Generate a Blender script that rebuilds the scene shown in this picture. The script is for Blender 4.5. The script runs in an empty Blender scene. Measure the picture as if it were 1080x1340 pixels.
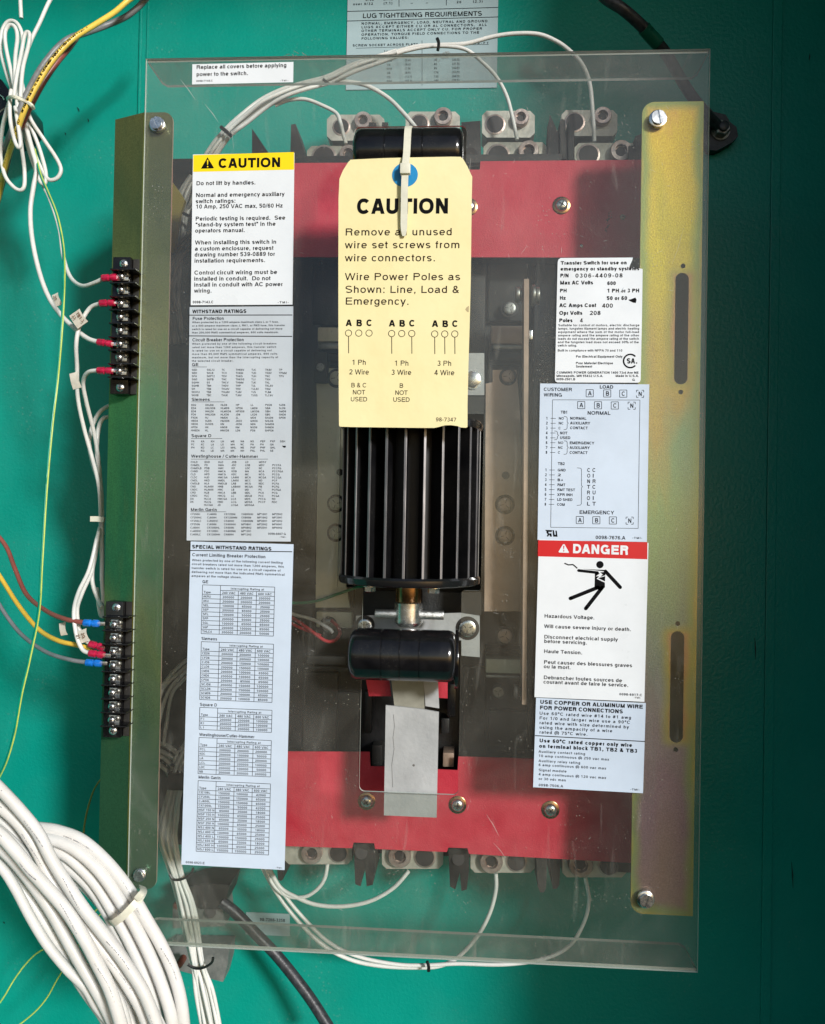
import bpy, bmesh, math, random
from mathutils import Vector, Matrix, noise
random.seed(7)
sc = bpy.context.scene
R = math.radians
# ------------------------------------------------------------------ camera
FPX = 1050.0
cam_d = bpy.data.cameras.new("camera"); cam = bpy.data.objects.new("camera", cam_d)
sc.collection.objects.link(cam); sc.camera = cam
cam.location = (0.043323, -0.932106, -0.017779)
cam.rotation_euler = (1.5832667, -0.0180821, 0.0605660)
cam_d.sensor_fit = 'VERTICAL'; cam_d.sensor_height = 24.0
cam_d.lens = 24.0 * FPX / 1340.0
cam_d.clip_start = 0.01; cam_d.clip_end = 1000
# ------------------------------------------------------------------ sky, sun, exposure
SUN = Vector((0.75, -1.0, 0.45)).normalized()
elev = math.asin(SUN.z); azim = math.atan2(SUN.x, SUN.y)
w = bpy.data.worlds.new("World"); sc.world = w; w.use_nodes = True
nt = w.node_tree; bg = nt.nodes['Background']
sky = nt.nodes.new('ShaderNodeTexSky'); sky.sky_type = 'NISHITA'; sky.sun_disc = False
sky.sun_elevation = elev; sky.sun_rotation = azim
nt.links.new(sky.outputs[0], bg.inputs[0]); bg.inputs[1].default_value = 0.08
sd = bpy.data.lights.new("sun", 'SUN'); sd.energy = 3.05; sd.angle = R(8.0); sd.color = (1.0, 0.995, 0.985)
so = bpy.data.objects.new("sun", sd); sc.collection.objects.link(so)
so.rotation_euler = (-SUN).to_track_quat('-Z', 'Y').to_euler()
sc.view_settings.view_transform = 'Standard'; sc.view_settings.look = 'None'
sc.view_settings.exposure = 0.3; sc.view_settings.gamma = 1.0
try:
    sc.cycles.use_denoising = True; sc.cycles.denoiser = 'OPENIMAGEDENOISE'
    sc.cycles.transparent_max_bounces = 24; sc.cycles.max_bounces = 8
    sc.cycles.sample_clamp_indirect = 4.0
except Exception: pass

# ------------------------------------------------------------------ pixel of the photograph -> point at height h in front of the back wall
MW = Matrix.LocRotScale(cam.location, cam.rotation_euler.to_quaternion(), Vector((1, 1, 1)))
CO = Vector(cam.location)
def P(px, py, h):
    d = (MW.to_3x3() @ Vector(((px - 540) / FPX, -(py - 670) / FPX, -1.0)))
    t = (-h - CO.y) / d.y
    return CO + d * t
def S(h): return (0.9321 - h) / FPX

# ------------------------------------------------------------------ materials
MATS = {}
def mat(name, col, rough=0.5, metal=0.0, var=0.0, vscale=30, bump=0.0, bscale=300, spec=0.5, coat=0.0, col2=None, stretch=None, specks=0.0, sscale=350):
    if name in MATS: return MATS[name]
    m = bpy.data.materials.new(name); m.use_nodes = True; n = m.node_tree.nodes; l = m.node_tree.links
    b = n['Principled BSDF']
    b.inputs['Base Color'].default_value = (*col, 1); b.inputs['Roughness'].default_value = rough
    b.inputs['Metallic'].default_value = metal; b.inputs['Specular IOR Level'].default_value = spec
    b.inputs['Coat Weight'].default_value = coat
    tc = n.new('ShaderNodeTexCoord'); src = tc.outputs['Object']
    if stretch:
        mp = n.new('ShaderNodeMapping'); mp.inputs['Scale'].default_value = stretch
        l.new(src, mp.inputs[0]); src = mp.outputs[0]
    if var > 0 or col2:
        t = n.new('ShaderNodeTexNoise'); t.inputs['Scale'].default_value = vscale; t.inputs['Detail'].default_value = 6
        t.inputs['Roughness'].default_value = 0.65
        l.new(src, t.inputs['Vector'])
        r = n.new('ShaderNodeValToRGB'); l.new(t.outputs[0], r.inputs[0])
        c2 = col2 if col2 else tuple(min(1, c * (1 + var)) for c in col)
        c1 = col if col2 else tuple(c * (1 - var) for c in col)
        r.color_ramp.elements[0].position = 0.35; r.color_ramp.elements[0].color = (*c1, 1)
        r.color_ramp.elements[1].position = 0.65; r.color_ramp.elements[1].color = (*c2, 1)
        l.new(r.outputs[0], b.inputs['Base Color'])
        mr = n.new('ShaderNodeMapRange'); l.new(t.outputs[0], mr.inputs[0])
        mr.inputs[3].default_value = max(0.03, rough - 0.12); mr.inputs[4].default_value = min(1, rough + 0.12)
        l.new(mr.outputs[0], b.inputs['Roughness'])
    if specks > 0:
        vo = n.new('ShaderNodeTexVoronoi'); vo.inputs['Scale'].default_value = sscale; l.new(tc.outputs['Object'], vo.inputs['Vector'])
        k1 = n.new('ShaderNodeMapRange'); k1.inputs[1].default_value = 0.24; k1.inputs[2].default_value = 0.12; k1.inputs[3].default_value = 0; k1.inputs[4].default_value = 1; l.new(vo.outputs['Distance'], k1.inputs[0])
        nn = n.new('ShaderNodeTexNoise'); nn.inputs['Scale'].default_value = sscale / 14; nn.inputs['Detail'].default_value = 4; l.new(tc.outputs['Object'], nn.inputs['Vector'])
        k2 = n.new('ShaderNodeMapRange'); k2.inputs[1].default_value = 0.5; k2.inputs[2].default_value = 0.68; k2.inputs[4].default_value = specks; l.new(nn.outputs[0], k2.inputs[0])
        k4 = n.new('ShaderNodeMapRange'); k4.inputs[1].default_value = 0.42; k4.inputs[2].default_value = 0.75; k4.inputs[4].default_value = specks * .22; l.new(nn.outputs[0], k4.inputs[0])
        k3 = n.new('ShaderNodeMath'); k3.operation = 'MULTIPLY_ADD'; l.new(k1.outputs[0], k3.inputs[0]); l.new(k2.outputs[0], k3.inputs[1]); l.new(k4.outputs[0], k3.inputs[2])
        mx = n.new('ShaderNodeMix'); mx.data_type = 'RGBA'; l.new(k3.outputs[0], mx.inputs[0]); mx.inputs[6].default_value = (*col, 1); mx.inputs[7].default_value = (.42, .39, .34, 1)
        if b.inputs['Base Color'].links: l.new(b.inputs['Base Color'].links[0].from_socket, mx.inputs[6])
        l.new(mx.outputs[2], b.inputs['Base Color'])
    if bump > 0:
        t2 = n.new('ShaderNodeTexNoise'); t2.inputs['Scale'].default_value = bscale; t2.inputs['Detail'].default_value = 3
        l.new(src, t2.inputs['Vector'])
        bp = n.new('ShaderNodeBump'); bp.inputs['Strength'].default_value = bump; bp.inputs['Distance'].default_value = 0.001
        l.new(t2.outputs[0], bp.inputs['Height']); l.new(bp.outputs[0], b.inputs['Normal'])
    MATS[name] = m; return m

teal = mat('teal_enamel', (0.0004, 0.25, 0.195), 0.34, var=0.05, vscale=7, bump=0.45, bscale=260, spec=0.35, specks=.10, sscale=160)
black = mat('black_moulding', (0.012, 0.012, 0.013), 0.45, var=0.35, vscale=60, bump=0.3, bscale=500)
dusty = mat('dusty_black_moulding', (0.012, 0.012, 0.012), 0.55, col2=(0.034, 0.033, 0.03), vscale=14, bump=0.12, bscale=500, spec=0.25, specks=.2)
gloss = mat('gloss_black_plastic', (0.006, 0.006, 0.007), 0.16, var=0.3, vscale=90, bump=0.06, bscale=900, spec=0.5, specks=.07, sscale=600)
finblk = mat('black_anodised', (0.004, 0.004, 0.005), 0.45, var=0.3, vscale=50, spec=0.25, specks=.08)
finedge = mat('wolf_grey_fin_edge', (0.10, 0.10, 0.11), 0.4, metal=0.6, col2=(0.34, 0.33, 0.34), vscale=120, stretch=(1, 1, .1))  # paler metal for the fin tips
white_ins = mat('white_insulation', (0.68, 0.68, 0.65), 0.36, var=0.06, vscale=40, bump=0.15, bscale=250)
thick_ins = mat('thick_white_insulation', (0.60, 0.59, 0.555), 0.36, col2=(0.70, 0.695, 0.68), vscale=14, bump=0.25, bscale=120, specks=.12, sscale=260)
grey_ins = mat('grey_insulation', (0.21, 0.215, 0.23), 0.35, var=0.1, vscale=80)
red_ins = mat('brown_red_insulation', (0.27, 0.075, 0.06), 0.35, var=0.12, vscale=60)
bright_red_ins = mat('red_insulation', (0.5, 0.03, 0.04), 0.35, var=0.1, vscale=60)
blk_ins = mat('black_rubber', (0.014, 0.015, 0.018), 0.42, col2=(0.045, 0.047, 0.055), vscale=140, bump=0.3)
tape = mat('green_tape', (0.005, 0.10, 0.06), 0.3, var=0.2, vscale=60)
yel_thin = mat('yellow_green_insulation', (0.46, 0.60, 0.12), 0.4)
grn_thin = mat('green_insulation', (0.01, 0.22, 0.10), 0.35)
blue_s = mat('blue_sleeve', (0.01, 0.16, 0.60), 0.18, var=0.25, vscale=220, coat=0.4)
red_s = mat('red_sleeve', (0.42, 0.012, 0.05), 0.16, var=0.35, vscale=220, coat=0.5)
steel = mat('zinc_steel', (0.68, 0.69, 0.69), 0.26, metal=0.95, var=0.25, vscale=150)
steel_d = mat('dull_steel', (0.30, 0.30, 0.28), 0.42, metal=0.85, var=0.3, vscale=60, bump=0.2)
plate_g = mat('greenish_zinc_plate', (0.62, 0.61, 0.46), 0.45, metal=0.1, col2=(0.78, 0.75, 0.6), vscale=25, specks=.3)
plate_w = mat('warm_steel_plate', (0.30, 0.22, 0.17), 0.42, metal=0.3, col2=(0.50, 0.36, 0.28), vscale=14, specks=.3)
grey_pl = mat('grey_painted_plate', (0.33, 0.34, 0.345), 0.48, col2=(0.42, 0.43, 0.435), vscale=28, bump=0.5, bscale=180, specks=.2)
bronze = mat('bronze_shaft', (0.42, 0.25, 0.13), 0.25, metal=1.0, var=0.2, vscale=60)
lugm = mat('tin_lug', (0.36, 0.35, 0.30), 0.5, metal=0.3, col2=(0.5, 0.48, 0.42), vscale=90, bump=0.3)
lugs = mat('tarnished_set_screw', (0.38, 0.27, 0.23), 0.35, metal=0.7, col2=(0.6, 0.5, 0.45), vscale=90, bump=0.3)
hole = mat('dark_bore', (0.02, 0.016, 0.014), 0.6, var=0.4, vscale=100)
redb = mat('red_fibre_board', (0.50, 0.016, 0.04), 0.6, col2=(0.60, 0.03, 0.06), vscale=30, bump=0.3, bscale=900, specks=.16, sscale=420)
tie_w = mat('natural_nylon', (0.68, 0.67, 0.55), 0.35, var=0.06, vscale=120)
tie_k = mat('black_nylon', (0.01, 0.01, 0.01), 0.4)
paper_y = mat('cream_card', (0.78, 0.69, 0.36), 0.75, col2=(0.83, 0.745, 0.42), vscale=10, bump=0.9, bscale=38)
blue_ring = mat('blue_reinforcement', (0.0, 0.22, 0.50), 0.45)
ink = mat('black_ink', (0.004, 0.004, 0.005), 0.8, spec=0.1)
ink_b = mat('brown_black_ink', (0.02, 0.007, 0.006), 0.8, spec=0.1)
ink_g = mat('grey_ink', (0.006, 0.008, 0.014), 0.8, spec=0.1)
st_white = mat('white_sticker', (0.73, 0.765, 0.80), 0.3, var=0.035, vscale=20, specks=.1, sscale=240)
st_blue = mat('bluish_sticker', (0.54, 0.63, 0.75), 0.36, var=0.06, vscale=12, specks=.14, sscale=240)
st_grey = mat('greyish_sticker', (0.50, 0.55, 0.60), 0.4, var=0.07, vscale=12, specks=.16, sscale=240)
st_wall = mat('pale_placard', (0.34, 0.45, 0.48), 0.5, var=0.05, vscale=12)
b_yel = mat('yellow_band', (0.92, 0.66, 0.0), 0.35)
b_red = mat('red_band', (0.56, 0.002, 0.008), 0.35)
flagm = mat('wire_marker_sleeve', (0.62, 0.58, 0.50), 0.5, var=0.15, vscale=100)

def chromate(name, stops, rough=0.36, axis_scale=1.0):
    """gold chromate finish: colour wanders with height and a slow noise, as the plating does; the gold stops also paint a reflection"""
    m = bpy.data.materials.new(name); m.use_nodes = True; n = m.node_tree.nodes; l = m.node_tree.links
    b = n['Principled BSDF']; b.inputs['Metallic'].default_value = 0.5; b.inputs['Roughness'].default_value = rough
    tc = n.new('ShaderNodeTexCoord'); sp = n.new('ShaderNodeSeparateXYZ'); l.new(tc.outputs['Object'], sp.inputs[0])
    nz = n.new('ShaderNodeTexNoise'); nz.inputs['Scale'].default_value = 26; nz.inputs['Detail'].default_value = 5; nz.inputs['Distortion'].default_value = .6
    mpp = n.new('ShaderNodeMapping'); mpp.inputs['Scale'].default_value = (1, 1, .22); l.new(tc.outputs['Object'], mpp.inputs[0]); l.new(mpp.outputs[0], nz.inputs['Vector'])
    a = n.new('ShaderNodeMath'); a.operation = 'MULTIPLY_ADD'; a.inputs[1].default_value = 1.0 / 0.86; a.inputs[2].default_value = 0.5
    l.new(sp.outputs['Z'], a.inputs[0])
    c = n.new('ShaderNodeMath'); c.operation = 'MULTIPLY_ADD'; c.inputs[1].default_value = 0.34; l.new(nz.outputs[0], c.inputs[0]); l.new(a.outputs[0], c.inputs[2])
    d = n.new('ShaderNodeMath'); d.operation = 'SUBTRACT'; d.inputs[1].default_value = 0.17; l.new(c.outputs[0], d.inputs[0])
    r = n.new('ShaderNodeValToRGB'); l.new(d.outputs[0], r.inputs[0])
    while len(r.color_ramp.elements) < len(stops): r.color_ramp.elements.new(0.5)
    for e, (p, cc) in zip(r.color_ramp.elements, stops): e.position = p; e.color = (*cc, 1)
    g = n.new('ShaderNodeTexNoise'); g.inputs['Scale'].default_value = 700; g.inputs['Detail'].default_value = 2
    l.new(tc.outputs['Object'], g.inputs['Vector'])
    mx = n.new('ShaderNodeMix'); mx.data_type = 'RGBA'; mx.blend_type = 'OVERLAY'; mx.inputs[0].default_value = 0.45
    l.new(r.outputs[0], mx.inputs[6]); l.new(g.outputs[0], mx.inputs[7]); l.new(mx.outputs[2], b.inputs['Base Color'])
    bp = n.new('ShaderNodeBump'); bp.inputs['Strength'].default_value = 0.2; bp.inputs['Distance'].default_value = 0.0006
    l.new(g.outputs[0], bp.inputs['Height']); l.new(bp.outputs[0], b.inputs['Normal'])
    MATS[name] = m; return m
olive = chromate('olive_chromate', [(0.0, (0.04, 0.11, 0.055)), (0.2, (0.04, 0.11, 0.055)), (0.34, (0.11, 0.17, 0.06)), (0.45, (0.035, 0.16, 0.075)), (0.58, (0.07, 0.23, 0.08)), (0.68, (0.20, 0.21, 0.07)), (0.82, (0.10, 0.12, 0.05)), (1.0, (0.20, 0.17, 0.055))])
gold = chromate('gold_chromate_and_reflection', [(0.0, (0.42, 0.30, 0.07)), (0.07, (0.26, 0.17, 0.12)), (0.19, (0.22, 0.13, 0.16)), (0.32, (0.16, 0.18, 0.16)), (0.52, (0.18, 0.28, 0.13)), (0.62, (0.36, 0.25, 0.055)), (0.78, (0.46, 0.36, 0.03)), (0.88, (0.60, 0.40, 0.04)), (1.0, (0.66, 0.26, 0.12))])  # plating tints; bright top and dull bottom also paint in a reflection
def halo(m, x0, x1, zt, zb, slots):
    """thin plating bands that follow the cut edges of the sheet: colour by distance to the nearest edge or slot"""
    n = m.node_tree.nodes; l = m.node_tree.links; b = n['Principled BSDF']; src = b.inputs['Base Color'].links[0].from_socket
    tc = n.new('ShaderNodeTexCoord'); sp = n.new('ShaderNodeSeparateXYZ'); l.new(tc.outputs['Object'], sp.inputs[0])
    def M(op, a, c=None):
        q = n.new('ShaderNodeMath'); q.operation = op
        for k, v in enumerate((a, c)):
            if v is None: continue
            if isinstance(v, (int, float)): q.inputs[k].default_value = v
            else: l.new(v, q.inputs[k])
        return q.outputs[0]
    X, Z = sp.outputs['X'], sp.outputs['Z']
    d = M('MINIMUM', M('SUBTRACT', X, x0), M('SUBTRACT', x1, X)); d = M('MINIMUM', d, M('SUBTRACT', zt, Z)); d = M('MINIMUM', d, M('SUBTRACT', Z, zb))
    nz = n.new('ShaderNodeTexNoise'); nz.inputs['Scale'].default_value = 22; nz.inputs['Detail'].default_value = 2; l.new(tc.outputs['Object'], nz.inputs['Vector'])
    jit = M('MULTIPLY', M('SUBTRACT', nz.outputs[0], .5), .012)
    def mixin(base, dist, col, lo, hi):
        r = n.new('ShaderNodeMapRange'); r.interpolation_type = 'SMOOTHSTEP'; r.inputs[1].default_value = hi; r.inputs[2].default_value = lo; l.new(M('ADD', dist, jit), r.inputs[0])
        x = n.new('ShaderNodeMix'); x.data_type = 'RGBA'; x.inputs[7].default_value = (*col, 1); l.new(r.outputs[0], x.inputs[0]); l.new(base, x.inputs[6]); return x.outputs[2]
    c = mixin(src, d, (.20, .26, .08), .000, .012); c = mixin(c, d, (.36, .28, .06), -.003, .003)
    for cx, z0, z1, hw in slots:
        zc, hl = (z0 + z1) / 2, abs(z1 - z0) / 2
        dz = M('MAXIMUM', M('SUBTRACT', M('ABSOLUTE', M('SUBTRACT', Z, zc)), hl), 0.0); dx = M('MAXIMUM', M('SUBTRACT', M('ABSOLUTE', M('SUBTRACT', X, cx)), hw), 0.0)
        q = M('SQRT', M('ADD', M('MULTIPLY', dz, dz), M('MULTIPLY', dx, dx)))
        c = mixin(c, q, (.28, .24, .05), .000, .012); c = mixin(c, q, (.34, .18, .07), -.002, .004)
    l.new(c, b.inputs['Base Color'])


def acrylic(name, dust, edge=False):
    m = bpy.data.materials.new(name); m.use_nodes = True; n = m.node_tree.nodes; l = m.node_tree.links
    n.clear(); out = n.new('ShaderNodeOutputMaterial')
    tr = n.new('ShaderNodeBsdfTransparent'); tr.inputs[0].default_value = (0.95, 0.965, 0.95, 1)
    df = n.new('ShaderNodeBsdfDiffuse'); df.inputs[0].default_value = (0.62, 0.60, 0.54, 1)
    tl = n.new('ShaderNodeBsdfTranslucent'); tl.inputs[0].default_value = (0.5, 0.5, 0.45, 1)
    dm = n.new('ShaderNodeMixShader'); dm.inputs[0].default_value = 0.3; l.new(df.outputs[0], dm.inputs[1]); l.new(tl.outputs[0], dm.inputs[2])
    tc = n.new('ShaderNodeTexCoord')
    n1 = n.new('ShaderNodeTexNoise'); n1.inputs['Scale'].default_value = 6; n1.inputs['Detail'].default_value = 8; n1.inputs['Roughness'].default_value = 0.7; n1.inputs['Distortion'].default_value = 1.2
    l.new(tc.outputs['Object'], n1.inputs['Vector'])
    r1 = n.new('ShaderNodeMapRange'); r1.inputs[1].default_value = 0.3; r1.inputs[2].default_value = 0.75; r1.inputs[3].default_value = dust * 0.2; r1.inputs[4].default_value = dust * 2.5
    l.new(n1.outputs[0], r1.inputs[0])
    # specks
    vo = n.new('ShaderNodeTexVoronoi'); vo.inputs['Scale'].default_value = 260; l.new(tc.outputs['Object'], vo.inputs['Vector'])
    n2 = n.new('ShaderNodeTexNoise'); n2.inputs['Scale'].default_value = 30; l.new(tc.outputs['Object'], n2.inputs['Vector'])
    r2 = n.new('ShaderNodeMapRange'); r2.inputs[1].default_value = 0.16; r2.inputs[2].default_value = 0.05; r2.inputs[3].default_value = 0; r2.inputs[4].default_value = 0.65
    l.new(vo.outputs['Distance'], r2.inputs[0])
    r3 = n.new('ShaderNodeMapRange'); r3.inputs[1].default_value = 0.5; r3.inputs[2].default_value = 0.66; l.new(n2.outputs[0], r3.inputs[0])
    mu = n.new('ShaderNodeMath'); mu.operation = 'MULTIPLY'; l.new(r2.outputs[0], mu.inputs[0]); l.new(r3.outputs[0], mu.inputs[1])
    # swirled wipe marks
    mp = n.new('ShaderNodeMapping'); mp.inputs['Rotation'].default_value = (0, R(35), 0); mp.inputs['Scale'].default_value = (60, 4, 9)
    l.new(tc.outputs['Object'], mp.inputs[0])
    n3 = n.new('ShaderNodeTexNoise'); n3.inputs['Scale'].default_value = 1.6; n3.inputs['Detail'].default_value = 4; n3.inputs['Distortion'].default_value = 0.8; l.new(mp.outputs[0], n3.inputs['Vector'])
    r4 = n.new('ShaderNodeMapRange'); r4.inputs[1].default_value = 0.6; r4.inputs[2].default_value = 0.8; r4.inputs[3].default_value = 0; r4.inputs[4].default_value = dust * 2.6; l.new(n3.outputs[0], r4.inputs[0])
    a1 = n.new('ShaderNodeMath'); a1.operation = 'ADD'; l.new(r1.outputs[0], a1.inputs[0]); l.new(mu.outputs[0], a1.inputs[1])
    a2 = n.new('ShaderNodeMath'); a2.operation = 'ADD'; l.new(a1.outputs[0], a2.inputs[0]); l.new(r4.outputs[0], a2.inputs[1])
    lw = n.new('ShaderNodeLayerWeight'); lw.inputs[0].default_value = 0.5
    pw = n.new('ShaderNodeMath'); pw.operation = 'POWER'; pw.inputs[1].default_value = 4; l.new(lw.outputs['Facing'], pw.inputs[0])
    m1 = n.new('ShaderNodeMixShader'); l.new(a2.outputs[0], m1.inputs[0]); l.new(tr.outputs[0], m1.inputs[1]); l.new(dm.outputs[0], m1.inputs[2])
    gl = n.new('ShaderNodeBsdfGlossy'); gl.inputs['Roughness'].default_value = 0.12; gl.inputs[0].default_value = (0.9, 0.9, 0.9, 1)
    fc = n.new('ShaderNodeMath'); fc.operation = 'MULTIPLY_ADD'; fc.inputs[1].default_value = 0.5; fc.inputs[2].default_value = 0.035; l.new(pw.outputs[0], fc.inputs[0])
    m2 = n.new('ShaderNodeMixShader'); l.new(fc.outputs[0], m2.inputs[0]); l.new(m1.outputs[0], m2.inputs[1]); l.new(gl.outputs[0], m2.inputs[2])
    l.new(m2.outputs[0], out.inputs[0]); MATS[name] = m; return m
clear = acrylic('clear_acrylic', 0.031)
flange_edge = mat('duller_acrylic_edge_highlight', (0.26, 0.28, 0.25), 0.5)  # same edge highlight, painted dimmer for the flanges
clear_edge = mat('polymer_edge_highlight', (0.62, 0.68, 0.62), 0.3)  # pale colour paints the highlight on the cut acrylic edges

# ------------------------------------------------------------------ object helpers
COL = sc.collection
def tagp(o, label=None, cat=None, group=None, kind=None):
    if label: o['label'] = label
    if cat: o['category'] = cat
    if group: o['group'] = group
    if kind: o['kind'] = kind
    return o
def thing(name, label, cat, loc=(0, 0, 0), group=None):
    o = bpy.data.objects.new(name, None); o.empty_display_size = 0.02; COL.objects.link(o); o.location = loc
    return tagp(o, label, cat, group)
def link(name, me, mats, parent=None, smooth=True, ang=35):
    for m in (mats if isinstance(mats, (list, tuple)) else [mats]): me.materials.append(m)
    if smooth:
        me.polygons.foreach_set('use_smooth', [True] * len(me.polygons))
        try: me.set_sharp_from_angle(angle=R(ang))
        except Exception: pass
    o = bpy.data.objects.new(name, me); COL.objects.link(o)
    if parent:
        o.parent = parent
        base = parent
        off = Vector((0, 0, 0))
        while base: off += Vector(base.location); base = base.parent
        o.location = -off
    return o
class B:
    """collects shapes (world coordinates) and links them as one mesh"""
    def __init__(s): s.bm = bmesh.new()
    def box(s, c, size, bev=0.0, mi=0, rot=None):
        g = bmesh.ops.create_cube(s.bm, size=1.0); vs = g['verts']
        fs = {f for v in vs for f in v.link_faces}
        bmesh.ops.scale(s.bm, vec=size, verts=vs)
        if bev > 0:
            es = list({e for v in vs for e in v.link_edges})
            r = bmesh.ops.bevel(s.bm, geom=es, offset=bev, segments=2, affect='EDGES', profile=0.6)
            vs = list({v for f in r['faces'] for v in f.verts} | {v for v in vs if v.is_valid}); fs = {f for v in vs for f in v.link_faces}
        if rot: bmesh.ops.rotate(s.bm, cent=(0, 0, 0), matrix=rot, verts=vs)
        bmesh.ops.translate(s.bm, vec=c, verts=vs)
        for f in fs:
            if f.is_valid: f.material_index = mi
        return s
    def pbox(s, x0, y0, x1, y1, hf, hb, bev=0.0, mi=0):
        """box whose front face covers the photo rectangle at height hf"""
        a, b = P(x0, y0, hf), P(x1, y1, hf)
        return s.box(((a.x + b.x) / 2, -(hf + hb) / 2, (a.z + b.z) / 2), (abs(b.x - a.x), hf - hb, abs(a.z - b.z)), bev, mi)
    def ring(s, c, ax, r, seg=20, ref=None):
        ax = ax.normalized(); u = ax.orthogonal().normalized() if ref is None else (ref - ax * ref.dot(ax)).normalized()
        v = ax.cross(u)
        return [s.bm.verts.new(c + (u * math.cos(2 * math.pi * i / seg) + v * math.sin(2 * math.pi * i / seg)) * r) for i in range(seg)]
    def lathe(s, c, ax, prof, seg=20, mi=0, ref=None):
        """prof: list of (distance along axis, radius); closed with caps"""
        ax = Vector(ax).normalized(); c = Vector(c); rs = [s.ring(c + ax * d, ax, max(r, 1e-5), seg, ref) for d, r in prof]
        for a, b in zip(rs, rs[1:]):
            for i in range(seg):
                f = s.bm.faces.new((a[i], a[(i + 1) % seg], b[(i + 1) % seg], b[i])); f.material_index = mi
        s.bm.faces.new(rs[0][::-1]).material_index = mi; s.bm.faces.new(rs[-1]).material_index = mi
        return s
    def cyl(s, p0, p1, r, seg=20, bev=0.0, mi=0, ref=None):
        p0, p1 = Vector(p0), Vector(p1); L = (p1 - p0).length
        pr = [(0, r), (L, r)] if not bev else [(0, r - bev), (bev * .3, r - bev * .3), (bev, r), (L - bev, r), (L - bev * .3, r - bev * .3), (L, r - bev)]
        return s.lathe(p0, p1 - p0, pr, seg, mi, ref)
    def prism(s, pts, y0, y1, mi=0, mside=None):
        """pts: (x, z) outline, front at y0, back at y1"""
        a = [s.bm.verts.new((x, y0, z)) for x, z in pts]; b = [s.bm.verts.new((x, y1, z)) for x, z in pts]; n = len(pts)
        s.bm.faces.new(a).material_index = mi; s.bm.faces.new(b[::-1]).material_index = mi
        for i in range(n): s.bm.faces.new((a[i], a[(i + 1) % n], b[(i + 1) % n], b[i])).material_index = mi if mside is None else mside
        return s
    def pprism(s, pts, hf, hb, mi=0, mside=None):
        q = [P(x, y, hf) for x, y in pts]
        return s.prism([(v.x, v.z) for v in q], -hf, -hb, mi, mside)
    def plate(s, outer, holes, y0, y1, mi=0, mside=0):
        """flat plate with holes; outlines in (x, z)"""
        es = []; loops = []
        for lp in [outer] + holes:
            vs = [s.bm.verts.new((x, y0, z)) for x, z in lp]; loops.append(vs)
            es += [s.bm.edges.new((vs[i], vs[(i + 1) % len(vs)])) for i in range(len(vs))]
        r = bmesh.ops.triangle_fill(s.bm, use_beauty=True, edges=es)
        fs = [g for g in r['geom'] if isinstance(g, bmesh.types.BMFace)]
        for f in fs: f.material_index = mi
        e = bmesh.ops.extrude_face_region(s.bm, geom=fs)
        nv = [g for g in e['geom'] if isinstance(g, bmesh.types.BMVert)]
        bmesh.ops.translate(s.bm, vec=(0, y1 - y0, 0), verts=nv)
        for f in s.bm.faces:
            if abs(f.normal.y) < 0.5 and f.calc_area() > 0:
                f.normal_update()
                if abs(f.normal.y) < 0.5: f.material_index = mside
        return s
    def sweep(s, pts, r, seg=8, flat=None, mi=0, cap=True):
        """tube through world points; flat=(width, thickness) sweeps a rectangle facing the front instead"""
        n = len(pts); rings = []; up = None
        for i in range(n):
            t = (pts[min(i + 1, n - 1)] - pts[max(i - 1, 0)]).normalized()
            if flat:
                u = Vector((0, -1, 0)); u = (u - t * u.dot(t))
                if up is not None and (u.length < 0.35 or u.dot(up) < 0): u = up - t * up.dot(t)
                u.normalize(); up = u; v = t.cross(u); a, b = flat[0] / 2, flat[1] / 2
                rings.append([s.bm.verts.new(pts[i] + v * x + u * y) for x, y in ((-a, -b), (a, -b), (a, b), (-a, b))])
            else:
                up = t.orthogonal() if up is None else up - t * up.dot(t)
                up.normalize(); v = t.cross(up); rr = r[i] if isinstance(r, (list, tuple)) else r
                rings.append([s.bm.verts.new(pts[i] + (up * math.cos(2 * math.pi * k / seg) + v * math.sin(2 * math.pi * k / seg)) * rr) for k in range(seg)])
        sg = len(rings[0])
        for a, b in zip(rings, rings[1:]):
            for k in range(sg): s.bm.faces.new((a[k], a[(k + 1) % sg], b[(k + 1) % sg], b[k])).material_index = mi
        if cap: s.bm.faces.new(rings[0][::-1]); s.bm.faces.new(rings[-1])
        return s
    def done(s, name, mats, parent=None, smooth=True, ang=35):
        bmesh.ops.recalc_face_normals(s.bm, faces=s.bm.faces)
        me = bpy.data.meshes.new(name); s.bm.to_mesh(me); s.bm.free()
        return link(name, me, mats, parent, smooth, ang)
def spline(ctrl, k=8):
    p = [ctrl[0]] + list(ctrl) + [ctrl[-1]]; out = []
    for i in range(1, len(p) - 2):
        a, b, c, d = p[i - 1:i + 3]
        for j in range(k):
            t = j / k
            out.append(0.5 * ((2 * b) + (c - a) * t + (2 * a - 5 * b + 4 * c - d) * t * t + (3 * b - a - 3 * c + d) * t ** 3))
    out.append(ctrl[-1]); return out
def PP(pts, h=None): return [P(p[0], p[1], p[2] if len(p) > 2 else h) for p in pts]
def cable(name, label, pts, rpx, m, h=None, group=None, cat='cable', seg=8, k=8):
    c = PP(pts, h); hh = pts[len(pts) // 2][2] if len(pts[0]) > 2 else h
    o = B().sweep(spline(c, k), rpx * S(hh), seg).done(name, m, None, True, 60)
    return tagp(o, label, cat, group)
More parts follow.
